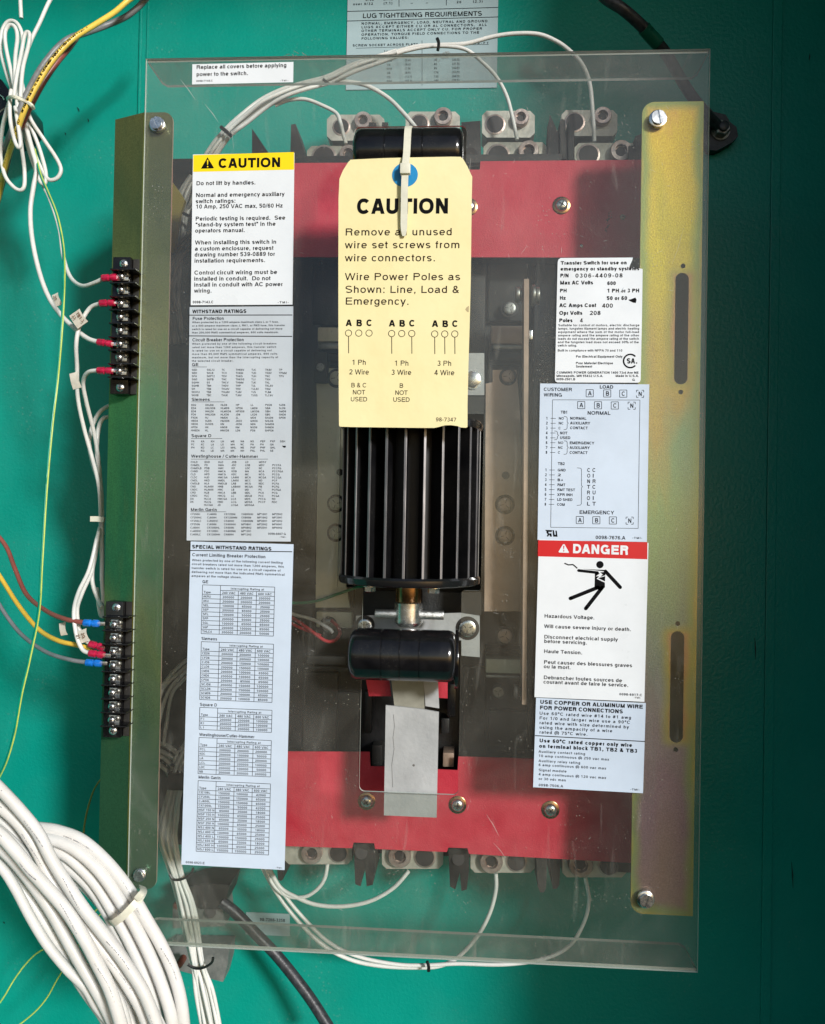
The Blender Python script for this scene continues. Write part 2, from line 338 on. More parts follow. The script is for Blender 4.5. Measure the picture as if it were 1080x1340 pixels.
def rrect(x0, z0, x1, z1, r, seg=5, corners=(1, 1, 1, 1)):
    """rounded rectangle, corner order: low-left, low-right, high-right, high-left"""
    out = []
    for (cx, cz, a0), on in zip(((x0, z0, 180), (x1, z0, 270), (x1, z1, 0), (x0, z1, 90)), corners):
        if not on: out.append((cx, cz)); continue
        ox = cx + r * (1 if cx == x0 else -1); oz = cz + r * (1 if cz == z0 else -1)
        for i in range(seg + 1):
            a = R(a0 + 90 * i / seg); out.append((ox + r * math.cos(a), oz + r * math.sin(a)))
    return out
FR = Vector((0, -1, 0))
def slot_screw(name, parent, px, py, h, rpx, m=steel, ang=70, label=None):
    """hex washer screw with a slot, standing on a surface at height h"""
    c = P(px, py, h); r = rpx * S(h); b = B()
    b.lathe(c, FR, [(-0.002, r), (0.0008, r), (0.0011, r * .93)], 24)
    b.lathe(c + FR * 0.001, FR, [(0, r * .78), (0.0022, r * .78)], 6)
    q = c + FR * 0.003; t = R(ang); d = Vector((math.cos(t), 0, math.sin(t))); nn = Vector((-d.z, 0, d.x))
    for sgn in (1, -1):
        pts = []
        for i in range(13):
            a = math.pi * i / 12
            v = d * math.cos(a) * r * .74 + nn * sgn * (math.sin(a) * r * .74 * .86 + r * .12)
            pts.append(((q + v).x, (q + v).z))
        b.prism(pts if sgn == 1 else pts[::-1], q.y - 0.0012, q.y + 0.0004)
    return tagp(b.done(name, m, parent, True, 30), label)
def cross_screw(name, parent, px, py, h, rpx, m=steel, washer=None, seg=20, up=0.0016):
    c = P(px, py, h); r = rpx * S(h); b = B()
    if washer: b.lathe(c, FR, [(-0.001, r * washer), (0.0006, r * washer), (0.001, r * washer * .92)], seg, 2); c = c + FR * .001
    b.lathe(c, FR, [(-0.001, r), (up * .35, r), (up * .75, r * .82), (up, r * .5), (up * 1.05, r * .2)], seg)
    a0 = random.random() * 1.5
    for a in (a0, a0 + math.pi / 2):
        b.box(c + FR * (up * 1.02), (r * 1.05, 0.0003, r * .2), 0, 1, Matrix.Rotation(a, 3, 'Y'))
    return b.done(name, [m, hole] + ([bronze if washer else m]), parent, True, 40)
# ================================================================== enclosure
def structure(b, name, m): o = b.done(name, m, None, False); o['kind'] = 'structure'; return o
XL, XR, ZB, ZT, DEP = -0.80, P(1125, 600, 0).x, -0.72, 0.85, 0.535
structure(B().box(((XL + XR) / 2, 0.004, (ZB + ZT) / 2), (XR - XL + .04, 0.008, ZT - ZB + .04)), 'back_wall', teal)
structure(B().box((XR + .003, -DEP / 2 - .002, (ZB + ZT) / 2), (0.006, DEP, ZT - ZB)), 'right_wall', teal)
structure(B().box((XL - .003, -DEP / 2 - .002, (ZB + ZT) / 2), (0.006, DEP, ZT - ZB)), 'left_wall', teal)
structure(B().box(((XL + XR) / 2, -DEP / 2 - .002, ZB - .003), (XR - XL, DEP, 0.006)), 'enclosure_floor', teal)
structure(B().box(((XL + XR) / 2, -DEP / 2 - .002, ZT + .003), (XR - XL, DEP, 0.006)), 'enclosure_roof', teal)
# folded panel seams on the back wall
for x0, x1, lab in ((183.5, 187, 0), (1011, 1023.5, 1)):
    a, c = P(x0, 30, 0), P(x1, 30, 0)
    b = B().box(((a.x + c.x) / 2, -0.0012, (ZB + ZT) / 2), (c.x - a.x, 0.0024, ZT - ZB - .01), 0.0009)
    if lab == 0:
        a2, c2 = P(193, 30, 0), P(195, 30, 0); b.box(((a2.x + c2.x) / 2, -0.0008, (ZB + ZT) / 2), (c2.x - a2.x, 0.0016, ZT - ZB - .01), 0.0004)
    structure(b, 'panel_seam', teal)
# scuffs on the paint
sm = mat('dark_scuff', (0.0, 0.03, 0.022), 0.6)
b = B()
for x, y, dx, dy in ((101, 140, 3, 6), (115, 155, 1, 5), (85, 173, 1, 4), (1060, 70, -1, 9), (988, 835, 1, 28), (1036, 1128, 2, 34), (4, 1206, 2, 3)):
    b.sweep([P(x, y, .0004), P(x + dx * .5 + .4, y + dy * .5, .0006), P(x + dx, y + dy, .0004)], [.0002, .0007, .0002], 5)
o = b.done('paint_scuffs', sm); o['kind'] = 'structure'

# ================================================================== transfer switch body
sw = thing('transfer_switch', 'black four pole transfer switch with red boards behind the clear cover', 'switch', (P(540, 670, 0).x, 0, 0))
HB = 0.085; MARKERS = []
b = B().pbox(222, 207, 836, 1132, HB, 0.012, 0.002)
b.done('housing', dusty, sw)
# pole chutes and ribs on the housing
for i, (x0, y0, x1, y1, h) in enumerate(((388, 340, 408, 980, .095), (236, 345, 384, 980, .092), (452, 345, 478, 560, .1), (600, 345, 634, 470, .1), (700, 345, 834, 985, .092), (606, 872, 634, 985, .098),
                           (428, 905, 470, 985, .094), (640, 930, 690, 985, .094), (410, 345, 450, 425, .097), (640, 345, 690, 420, .093))):
    B().pbox(x0, y0, x1, y1, h, HB - .002, 0.0015).done('housing_rib', dusty if i % 2 else black, sw)
# well behind the handle
B().pbox(474, 772, 600, 1040, HB + .003, HB - .002, 0.001).done('lever_well', black, sw)
for x0, y0, x1, y1, h, m in ((487, 975, 500, 1002, .105, dusty), (578, 940, 588, 960, .11, black), (580, 985, 594, 1004, .112, plate_w), (478, 905, 486, 960, .11, black), (586, 895, 596, 938, .118, gloss)):
    B().pbox(x0, y0, x1, y1, h, HB, .001).done('well_bracket', m, sw)

def round_bolt(name, parent, x, y, h, r, m=None):
    c = P(x, y, h); r = r * S(h); b = B()
    b.lathe(c, FR, [(-.0005, r * 1.28), (.0004, r * 1.28), (.0006, r * 1.2)], 28, 1)
    b.lathe(c, FR, [(0, r * .92), (.0022, r * .92), (.0028, r * .82), (.0029, r * .5)], 28, 0)
    for k in range(3):
        a = k * 2.1 + x; b.box(c + FR * .0029 + Vector((math.cos(a), 0, math.sin(a))) * r * .45, (r * .5, .0002, r * .08), 0, 1, Matrix.Rotation(-a, 3, 'Y'))
    return b.done(name, [m or steel_d, hole], parent, True, 40)
def pwell(name, pts, hf, hb, m, mside=None, parent=sw): return B().pprism(pts, hf, hb).done(name, m, parent, True)
# metal link plates left and right of the motor
lp = pwell('link_plate', [(414, 482), (452, 482), (452, 760), (458, 795), (413, 795), (416, 600)], .108, .104, plate_g)
for x, y, r in ((441, 495, 10), (440, 659, 9.5), (440, 697, 9.5)): round_bolt('link_bolt', lp, x, y, .108, r, plate_g)
B().cyl(P(445, 618, .107), P(445, 618, .1095), 4.5 * S(.108)).done('plate_hole', hole, lp)
rp = pwell('link_plate', [(636, 502), (645, 500), (645, 484), (676, 484), (678, 505), (682, 560), (682, 800), (634, 800)], .15, .146, plate_w)
for x, y, r in ((665, 493, 9), (661, 660, 10), (661, 701, 10), (661, 832, 10)): round_bolt('link_bolt', rp, x, y, .15, r, plate_w)
B().cyl(P(662, 622, .149), P(662, 622, .1515), 5 * S(.15)).done('plate_hole', hole, rp)
# arc chute blocks
for x0, y0, x1, y1, h, m in ((416, 428, 452, 447, .118, plate_g), (416, 447, 450, 457, .114, steel_d), (417, 462, 452, 472, .112, dusty), (643, 426, 690, 450, .118, plate_w), (645, 450, 688, 457, .115, steel_d), (640, 460, 690, 472, .112, dusty),
                            (636, 848, 684, 858, .112, dusty), (636, 862, 690, 882, .118, plate_g), (636, 883, 690, 889, .114, steel_d), (380, 765, 462, 798, .1, dusty), (400, 858, 452, 871, .101, dusty), (398, 872, 480, 880, .102, dusty), (398, 880, 440, 985, .098, dusty), (414, 800, 460, 822, .101, plate_g)):
    B().pbox(x0, y0, x1, y1, h, HB, .0015).done('arc_chute_block', m, sw)
for x, y, r, h in ((667, 404, 9, .102), (420, 481, 6, .122), (652, 905, 8, .104), (430, 818, 9, .102)): round_bolt('housing_screw', sw, x, y, h, r)
B().pbox(411, 460, 428, 500, .118, .1, .002).done('terminal_tab', dusty, sw)
# vertical push rod with nuts at both ends
rod = B().pprism([(686, 365), (692.5, 365), (691, 640), (689, 922), (683.5, 922), (685.5, 640)], .188, .165).done('push_rod', plate_w, sw)
def xcyl(x0, x1, y, h, rp): a = P(x0, y, h); c = P(x1, y, h); return a, Vector((c.x, c.y, a.z)), rp * S(h)
for x0, x1, y, rp_ in ((675, 680, 386, 10), (681, 683.5, 386, 8), (696, 700, 387, 14), (701, 706, 387, 11), (672, 677, 905, 10), (678, 682, 905, 7), (695, 699, 912, 12), (700, 703, 912, 9)):
    p0, p1, r = xcyl(x0, x1, y, .178, rp_); B().cyl(p0, p1, r, 16, .0006).done('rod_nut', steel_d if y < 500 else dusty, rod)
B().pbox(693, 432, 697, 444, .18, .15, .0005).done('rod_clip', steel, rod)
# grey motor mounting plates
gp = B().pprism([(466, 806), (603, 802), (628, 806), (628, 860), (604, 858), (604, 838), (466, 832)], .16, .157).done('mounting_plate', grey_pl, sw)
round_bolt('plate_bolt', gp, 612, 822, .16, 12, steel); round_bolt('plate_bolt', gp, 478, 818, .16, 10, steel)
gp2 = B().pprism([(466, 462), (634, 462), (634, 517), (466, 517)], .16, .157).done('mounting_plate', grey_pl, sw)
b = B(); b.lathe(P(619, 497, .16), FR, [(0, 13 * S(.16)), (.0012, 13 * S(.16))], 24); b.lathe(P(619, 497, .161), FR, [(0, 11 * S(.16)), (.004, 11 * S(.16)), (.0045, 9.5 * S(.16))], 6); b.done('plate_bolt', steel, gp2, True, 30)
B().pprism([(604, 775), (630, 775), (630, 805), (604, 805)], .158, .154).done('mounting_plate', dusty, sw)
B().pprism([(606, 517), (633, 517), (633, 560), (606, 560)], .158, .154).done('mounting_plate', dusty, sw)

# red fibre boards
BH = .125
def redboard(pts, h=BH): return B().pprism(pts, h, h - .0016).done('red_board', redb, sw, True)
rb1 = redboard([(270, 214), (603, 212), (603, 222), (628, 222), (629, 211), (840, 209), (841, 337), (270, 336)])
rb2 = redboard([(270, 983), (484, 984), (485, 1003), (500, 1003), (575, 1007), (599, 1008), (600, 990), (836, 997), (830, 1129.5), (614, 1117.5), (612, 1110), (587, 1109), (585, 1115), (491, 1111), (490, 1103.5), (463, 1102.5), (461, 1110), (270, 1104)])
for par, pts in ((rb1, ((735, 269), (614, 271))), (rb2, ((480, 1048), (599, 1053), (720.5, 1059.5)))):
    for x, y in pts: cross_screw('board_screw', par, x, y, BH, 8.2, steel, 1.42, up=.0035)
cross_screw('board_rivet', rb1, 761, 322, BH, 2.4, steel, up=.001); cross_screw('board_rivet', rb1, 815, 284, BH, 3.4, plate_w, up=.001)
b = B()
for i in range(16):
    t = i / 15; b.lathe(P(800 - 6 * t + random.uniform(-2.5, 2.5), 275 + 28 * t, BH), FR, [(0, random.uniform(.5, 1.4) * .0008), (.0004, .0004)], 6)
b.done('paint_chips', hole, rb1)
# upper barrier strip and fins
B().pbox(384, 204, 735, 212, .118, HB, .001).done('barrier_strip', dusty, sw)
for pts in ([(381, 163), (387, 162), (400, 205), (380, 208)], [(330, 168), (353, 202), (330, 202)]): B().pprism(pts, .1, .06).done('barrier_fin', dusty, sw)
for pts in ([(604, 160), (629, 158), (630, 216), (604, 218)], [(733, 158), (736, 155), (740, 158), (742, 208), (733, 208)], [(744, 158), (748, 155), (752, 158), (751, 209), (744, 209)], [(483, 160), (492, 160), (492, 180), (481, 180)], [(500, 160), (508, 160), (508, 180), (500, 180)], [(720, 150), (731, 175), (731, 208), (716, 208)]):
    B().pprism(pts, .112, HB).done('barrier_post', dusty, sw)
B().cyl(P(616, 203, .112), P(616, 203, .1135), 9 * S(.11)).done('post_socket', hole, sw)
B().pprism([(606, 215.5), (628, 213), (628, 217), (606, 219)], .114, .1).done('barrier_post', dusty, sw)
B().pprism([(832, 178), (842, 174), (842, 208), (832, 208)], .112, .06).done('barrier_fin', black, sw)
for pts in ([(463, 1104), (491, 1105), (491, 1136), (488, 1158), (480, 1160), (478, 1138), (472, 1160), (465, 1157)], [(587, 1110), (614, 1111), (614, 1140), (611, 1164), (604, 1166), (602, 1142), (596, 1164), (589, 1160)], [(702, 1122), (716, 1122), (715, 1162), (712, 1168), (707, 1168), (704, 1160)], [(720, 1123), (734, 1123), (732, 1158), (729, 1163), (724, 1163), (722, 1156)], [(826, 1128), (840, 1128), (838, 1152), (829, 1150)], [(363, 1138), (371, 1138), (371, 1150), (368, 1153), (364, 1151)]):
    B().pprism(pts, .115, .05).done('barrier_post', dusty, sw)
for x, y in ((473, 1116), (600, 1124)): B().cyl(P(x, y, .115), P(x, y, .1165), 8 * S(.11)).done('post_socket', hole, sw)
# lugs with their set screws
def lug(x0, y0, x1, y1, h, bore, scr, depth=.03, cut=6):
    y0b = y0; pts = [(x0 + cut, y0), (x1 - cut, y0), (x1, y0 + cut), (x1, y1 - cut), (x1 - cut, y1), (x0 + cut, y1), (x0, y1 - cut), (x0, y0 + cut)]
    l = B().pprism(pts, h, h - depth).done('lug', lugm, sw, True)
    x, y, r = bore; c = P(x, y, h); rr = r * S(h)
    b = B(); b.lathe(c, FR, [(-.001, rr * 1.12), (.0005, rr * 1.12), (.0008, rr)], 24); b.lathe(c + FR * .0006, FR, [(0, rr * .93), (.0006, rr * .93)], 24, 1)
    b.done('wire_bore', [lugs, hole], l)
    x, y, r = scr; c = P(x, y, h + .006); rr = r * S(h + .006); b = B()
    n = 24; prof = [(-.012, rr), (0, rr), (.0012, rr * .93), (.0012, rr * .58), (-.003, rr * .52)]
    rs = [b.ring(c + FR * d, FR, q, n) for d, q in prof]
    for a, e in zip(rs, rs[1:]):
        for i in range(n): b.bm.faces.new((a[i], a[(i + 1) % n], e[(i + 1) % n], e[i]))
    b.bm.faces.new(rs[-1]); b.lathe(c + FR * -.0028, FR, [(0, rr * .5), (.0006, rr * .5)], 6, 1)
    b.done('set_screw', [lugs, hole], l, True, 40)
lug(428, 150, 503, 184, .075, (447, 166, 10.5), (475, 157, 11.5)); lug(531, 146, 602, 181, .075, (549, 162, 11.5), (580, 152, 12))
lug(631, 145, 700, 180, .075, (648, 163, 12), (682, 153, 11)); lug(735, 144, 808, 178, .075, (752, 160, 12), (789, 151, 11.5))
lug(402, 191, 466, 216, .105, (424, 206, 15), (456, 201, 12)); lug(633, 186, 716, 214, .105, (652, 204, 14), (692, 197, 13.5)); lug(752, 187, 834, 214, .105, (770, 203, 13.5), (813, 197, 14))
lug(372, 1098, 461, 1131, .098, (443, 1116, 12), (408, 1117, 14)); lug(500, 1103, 580, 1137, .098, (556, 1121, 13), (523, 1121, 15))
lug(616, 1105, 700, 1142, .098, (676, 1127, 12.5), (643, 1128, 15)); lug(736, 1112, 820, 1148, .098, (797, 1132, 13), (760, 1132, 16))

# ================================================================== motor
MX, MH = P(537.5, 660, .185).x, .185
ztop, zbot = P(540, 553, MH).z, P(540, 757, MH).z
mo = thing('actuator_motor', 'black finned cylindrical motor standing upright under the cream caution tag', 'motor', (MX, -MH, zbot))
RM = 0.0648; ax = Vector((0, 0, 1)); C0 = Vector((MX, -MH, zbot))
B().lathe(C0 + ax * .004, ax, [(0, .044), (ztop - zbot - .008, .044)], 48).done('core', finblk, mo)
fin0 = None
for i in range(24):
    a = R(-1 + 15 * i)
    if fin0 is None:
        b = B(); L = ztop - zbot - .006; t = .0009
        b.box((0, -(.043 + RM - .0015) / 2, L / 2), (2 * t, RM - .0015 - .043, L), .0003)
        b.box((0, -(RM - .0012), L / 2), (2 * t + .0005, .0012, L), .0004, 1)
        bmesh.ops.recalc_face_normals(b.bm, faces=b.bm.faces); me = bpy.data.meshes.new('fin'); b.bm.to_mesh(me); b.bm.free()
        me.materials.append(finblk); me.materials.append(finedge); fin0 = me
    o = bpy.data.objects.new('fin', fin0); COL.objects.link(o); o.parent = mo; o.location = (0, 0, .003); o.rotation_euler = (0, 0, a)
for z, nm in ((0, 'end_ring'), (ztop - zbot - .004, 'end_ring')):
    B().lathe(C0 + ax * (z - .004), ax, [(0, RM - .001), (.001, RM + .0006), (.0035, RM + .001), (.006, RM + .001), (.008, RM - .0005)], 64).done(nm, mat('end_ring_black', (0.012, .012, .013), .22, metal=.3, coat=.5), mo)
for a in (-38, 28, 120, 215):
    c = C0 + Vector((math.sin(R(a)) * .052, -math.cos(R(a)) * .052, -.004))
    b = B(); b.lathe(c, -ax, [(0, .0062), (.001, .0062)], 20); b.lathe(c - ax * .001, -ax, [(0, .0052), (.004, .0052), (.0045, .0045)], 6); b.done('ring_bolt', steel, mo, True, 30)
zc = P(540, 805, MH).z
B().lathe(C0 - ax * .004, -ax, [(0, .019), (.002, .019), (.002, .0125), (zbot - zc - .014, .0125), (zbot - zc - .012, .0115)], 32).done('shaft', bronze, mo)
B().lathe(Vector((MX, -MH, zc + .0125)), -ax, [(0, .0125), (.001, .0135), (.019, .0135), (.0205, .012), (.023, .009)], 32).done('shaft_collar', steel, mo, True, 30)
B().cyl(Vector((MX - .031, -MH - .004, zc + .001)), Vector((MX + .033, -MH - .004, zc + .001)), .0042, 16, .0005).done('cross_pin', mat('knurled_steel', (.4, .42, .42), .35, metal=.9, col2=(.62, .64, .64), vscale=400, bump=.6, bscale=1500), mo)

# ================================================================== handles
def handle(x0, x1, yc, h, rpx, lab, split):
    a, c = P(x0, yc, h), P(x1, yc, h); t = thing('lever_handle', lab, 'handle', ((a.x + c.x) / 2, -h, a.z), 'lever handles above and below the motor')
    r = rpx * S(h); L = c.x - a.x; p0 = Vector((a.x, -h, a.z)); X = Vector((1, 0, 0))
    prof = [(0, r * .72), (.0012, r * .86), (.0035, r * .96), (.007, r)]
    for s in split: prof += [(L * s - .0006, r), (L * s - .0002, r * .975), (L * s + .0002, r * .975), (L * s + .0006, r)]
    prof += [(L - .007, r), (L - .0035, r * .96), (L - .0012, r * .86), (L, r * .72)]
    B().lathe(p0, X, prof, 56).done('grip', gloss, t, True, 50)
    return t, p0, L, r
H1, p0, L1, r1 = handle(465, 606.5, 204, .235, 33, 'upper glossy black cylinder handle that the cream caution tag hangs from', (.29, .63))
B().box((p0.x + L1 / 2, -.17, p0.z - .004), (.03, .09, .012), .002).done('arm', steel_d, H1)
H2, p0, L2, r2 = handle(458.5, 597, 855, .235, 33.5, 'lower glossy black cylinder handle with a grey lever below it', (.31, .48, .66))
B().box((p0.x + L2 / 2 - .004, -.17, p0.z + .002), (.03, .09, .012), .002).done('arm', steel_d, H2)
# dark glossy side cheek of the lower handle
c = P(597, 862, .22)
B().cyl((c.x - .001, -.222, c.z), (c.x + .0025, -.222, c.z), .026, 40, .0008).done('end_disc', gloss, H2)
# lever strip under the lower handle
v = [P(506, 925, .178), P(574, 928, .178), P(571, 1070, .178), P(502, 1067, .178)]
B().pprism([(505, 923), (520, 924.5), (552, 928), (574.5, 932), (571.5, 1070), (502.5, 1067)], .1925, .190).done('lever_strip', grey_pl, H2)
b = B(); b.sweep(PP([(515, 935, .1926), (516.5, 950, .1926), (514.5, 965, .1926), (516, 980, .1926), (513, 1000, .1926), (514, 1030, .1926)]), .00022, 4); b.lathe(P(541.5, 1001.5, .1925), FR, [(0, .0012), (.0002, .0009)], 8); b.done('scuff', mat('grey_scuff', (.12, .12, .11), .7), H2)
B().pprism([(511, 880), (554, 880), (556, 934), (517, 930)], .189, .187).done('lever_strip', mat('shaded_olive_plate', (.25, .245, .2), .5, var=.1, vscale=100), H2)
B().pprism([(554, 885), (573, 885), (575, 927), (557, 924)], .186, .184).done('lever_side', grey_pl, H2)
B().pprism([(478, 884), (509, 884), (512, 911), (483, 911)], .172, .170).done('red_tab', redb, H2); B().pprism([(570, 884), (586, 884), (586, 914), (573, 913)], .172, .170).done('red_tab', redb, H2)

# ================================================================== brackets
def bracket_profile(name, lab, front, back_pts, m, cat='bracket', grp='zinc plated mounting brackets beside the switch'):
    t = thing(name, lab, cat, (P(*front[0], .194).x, 0, 0), grp); return t
FH = .1955
lb = thing('mounting_bracket', 'left olive green plated bracket carrying two black terminal blocks', 'bracket', (P(190, 670, 0).x, 0, 0), 'plated mounting brackets beside the switch')
a, c, e = P(150, 147, .182), P(188, 147, FH), P(224, 147, FH)
zt, zb = P(205, 147, FH).z, P(180, 1163, FH).z
xl, xm, xr = P(140, 640, .183).x, P(176, 640, FH).x, P(216, 640, FH).x
B().plate(rrect(xm, zb, xr, zt, .009, 6, (0, 1, 1, 0)), [], -FH, -FH + .0022, 0, 1).done('front_flange', [olive, mat('bare_cut_edge', (.62, .46, .36), .4, metal=.4)], lb, True, 30)  # lighter pinkish gold along the cut edge
B().cyl((xm + .0012, -FH + .0012, zb + .001), (xm + .0012, -FH + .0012, zt - .001), .0014, 10).done('fold_highlight', mat('wraparound_fold_highlight', (.30, .34, .07), .35, metal=.5, col2=(.42, .36, .08), vscale=20), lb)  # gold strip paints the highlight along the bend
b = B(); y0, y1 = -FH + .0001, -.183; n = 1
vs = [b.bm.verts.new(q) for q in ((xm + .0005, y0, zb), (xm + .0005, y0, zt), (xl, y1, zt), (xl, y1, zb), (xm + .0005, y0 + .0022, zb), (xm + .0005, y0 + .0022, zt), (xl, y1 + .0022, zt), (xl, y1 + .0022, zb))]
for f in ((0, 1, 2, 3), (4, 7, 6, 5), (0, 3, 7, 4), (1, 5, 6, 2), (3, 2, 6, 7), (0, 4, 5, 1)): b.bm.faces.new([vs[i] for i in f])
b.done('sloped_flange', olive, lb, False)
zm = (zt + zb) / 2
B().box((xl + .0011, -.0925, zm), (.0022, .181, zt - zb - .002), .0005).done('side_web', olive, lb, False)
slot_screw('cover_screw', lb, 206, 163, .2, 10.5, ang=-65); slot_screw('cover_screw', lb, 183, 1145, .2, 8.5, ang=20)
rbk = thing('mounting_bracket', 'right gold plated bracket with two long slots and screws', 'bracket', (P(880, 670, 0).x, 0, 0), 'plated mounting brackets beside the switch')
x0, x1 = P(833, 670, FH).x, P(914, 670, FH).x; zt, zb = P(880, 133, FH).z, P(865, 1197, FH).z
def slotp(cx, y0, y1, w):
    p, q = P(cx, y0, FH), P(cx - .016 * (y1 - y0), y1, FH); return rrect(p.x - w / 2, q.z, p.x + w / 2, p.z, w * .499, 8)
def hole_p(x, y, r): p = P(x, y, FH); return [(p.x + r * math.cos(k * math.pi / 6), p.z + r * math.sin(k * math.pi / 6)) for k in range(12)]
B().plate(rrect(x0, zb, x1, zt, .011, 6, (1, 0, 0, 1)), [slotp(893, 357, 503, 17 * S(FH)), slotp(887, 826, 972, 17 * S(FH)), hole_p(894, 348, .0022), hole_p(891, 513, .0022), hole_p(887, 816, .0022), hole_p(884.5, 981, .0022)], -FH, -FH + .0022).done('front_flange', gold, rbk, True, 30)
halo(gold, x0, x1, zt, zb, [(P(892, 430, FH).x, P(892, 362, FH).z, P(892, 498, FH).z, .006), (P(886.5, 900, FH).x, P(886, 832, FH).z, P(886, 966, FH).z, .006)])
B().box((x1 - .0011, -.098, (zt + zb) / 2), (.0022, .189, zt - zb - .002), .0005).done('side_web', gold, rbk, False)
B().box(((x0 + x1) / 2 - .002, -.12, (zt + zb) / 2), (x1 - x0 - .01, .003, zt - zb - .01)).done('backing_plate', mat('dark_backing', (.012, .011, .01), .7), rbk, False)
slot_screw('cover_screw', rbk, 861, 155.5, .2, 11.5, ang=-80); slot_screw('cover_screw', rbk, 845, 1177, .2, 11, ang=75)

# ================================================================== terminal blocks
def term(lab, rows, x_s, top, bot, xs, crimps):
    """rows: screw rows (photo y); xs(y): photo x of the screw column"""
    t = thing('terminal_block', lab, 'terminal block', (P(xs(top), top, .19).x, -.19, P(xs(top), bot, .19).z), 'black terminal blocks on the olive bracket')
    hb, hf = .186, .199
    a, c = P(xs(top) - 13, top, hf), P(xs(bot) + 14, bot, hf); xa = P(xs((top + bot) / 2) - 13, 0, hf).x
    pl, pr = P(xs((top + bot) / 2) - 12, (top + bot) / 2, hf), P(xs((top + bot) / 2) + 11, (top + bot) / 2, hf)
    zt, zb = P(160, top, hf).z, P(160, bot, hf).z
    B().box(((pl.x + pr.x) / 2, -(hb + hf) / 2 , (zt + zb) / 2), (pr.x - pl.x, hf - hb + .004, zt - zb), .0008).done('base', gloss, t)
    B().box((pr.x + .0035, -(hb + hf) / 2 + .002, (zt + zb) / 2), (.006, hf - hb - .002, zt - zb - .001), .0006).done('side_ledge', dusty, t)
    p = (rows[-1] - rows[0]) / (len(rows) - 1); hx = .211
    for i in range(len(rows) + 1):
        y = rows[0] + p * (i - .5); q = P(xs(y), y, hx)
        B().box((q.x + .0006, -(hx + hb) / 2 - .001, q.z), (pr.x - pl.x + .0075, hx - hb + .001, .0013), .0004).done('barrier', gloss, t)
    for y in rows:
        q = P(xs(y) + 1, y, hf + .004); s = S(hf)
        pm = B().box((q.x, -hf - .0035, q.z), (14 * s, .0012, 11.5 * s), .0004).done('clamp_plate', steel, t)
        cross_screw('terminal_screw', pm, xs(y) - 1.5, y + .5, hf + .0042, 5.2, steel, up=.0032, seg=14)
        cross_screw('terminal_screw', pm, xs(y) + 6, y - 2, hf + .0042, 3.6, steel_d, up=.0022, seg=12)
    cross_screw('mounting_screw', t, xs(top) + 1, top + 8, hf + .002, 5.6, steel, up=.002); cross_screw('mounting_screw', t, xs(bot) + .5, bot - 9, hf + .002, 5.6, steel, up=.002)
    return t
term('upper black terminal block with four red sleeved wire ends', [361.5 + 17.65 * i for i in range(8)], 0, 337, 516, lambda y: 161 - (y - 343) * .022, None)
term('lower black terminal block with blue and red sleeved wire ends', [816.5 + 17.85 * i for i in range(8)], 0, 787, 965, lambda y: 151.5 - (y - 796) * .022, None)

# ================================================================== wires
def wire(name, lab, pts, rpx, m, h=None, crimp=None, cm=None, grp=None, seg=8):
    """a wire; crimp=(x, y, angle) adds an insulated crimp sleeve with a metal fork"""
    if not crimp: return cable(name, lab, pts, rpx, m, h, grp, 'wire', seg)
    pp = PP(pts, h); t = thing(name, lab, 'wire', tuple(pp[-1]), grp)
    hh = pts[-1][2] if len(pts[0]) > 2 else h
    B().sweep(spline(pp, 8), rpx * S(hh), seg).done('insulation', m, t, True, 60)
    d = (pp[-1] - pp[-2]); d.z *= .3; d.y = 0; d.normalize(); s = S(hh); q = pp[-1] - d * 2 * s
    B().lathe(q, d, [(0, 4.6 * s), (s, 5.0 * s), (9 * s, 5.0 * s), (10 * s, 3.9 * s), (12 * s, 4.0 * s), (13 * s, 5.1 * s), (19 * s, 5.2 * s), (20.5 * s, 4.6 * s)], 14).done('crimp_sleeve', cm, t, True, 40)
    B().box(q + d * 24 * s, (10 * s, .0012, 5 * s), .0003).done('fork', steel, t)
    return t
TH = .205
wire('white_wire', 'white wire with red sleeve ending at the top row of the upper terminal block', [(47, 205, .12), (52, 232, .12), (66, 262, .13), (78, 300, .14), (83, 335, .15), (92, 362, .17), (107, 374, .19), (124, 370, .2), (136, 364, TH)], 2.9, white_ins, None, 1, red_s)
wire('white_wire', 'white wire with red sleeve and large paper marker going to the upper terminal block', [(134, 760, .14), (132, 690, .14), (130, 640, .15), (121, 600, .16), (110, 560, .17), (102, 520, .18), (101, 480, .19), (100, 450, .2), (105, 425, .2), (118, 403, .2), (133, 397, TH)], 2.9, white_ins, None, 1, red_s)
wire('white_wire', 'long white wire with red sleeve hanging from the coil to the upper terminal block', [(33, 160, .14), (42, 195, .14), (48, 220, .14), (44, 245, .14), (40, 275, .14), (42, 310, .15), (50, 350, .16), (62, 385, .17), (78, 410, .18), (98, 430, .19), (115, 443, .2), (130, 448, TH)], 3.4, white_ins, None, 1, red_s)
wire('white_wire', 'white wire with red sleeve at the lowest used row of the upper terminal block', [(133, 760, .12), (133, 680, .12), (131, 620, .14), (124, 570, .16), (113, 525, .18), (109, 500, .19), (116, 487, .2), (130, 485, TH)], 2.9, white_ins, None, 1, red_s)
wire('brown_wire', 'brown red wire with blue sleeve at the top row of the lower terminal block', [(-12, 690, .1), (8, 715, .11), (20, 745, .13), (35, 778, .15), (60, 799, .18), (85, 810, .2), (112, 815, TH)], 3.3, red_ins, None, 1, blue_s)
wire('grey_wire', 'grey wire with blue sleeve at the fourth row of the lower terminal block', [(-12, 772, .11), (8, 805, .13), (30, 832, .15), (60, 853, .18), (90, 863, .2), (115, 867, TH)], 3.0, grey_ins, None, 1, blue_s)
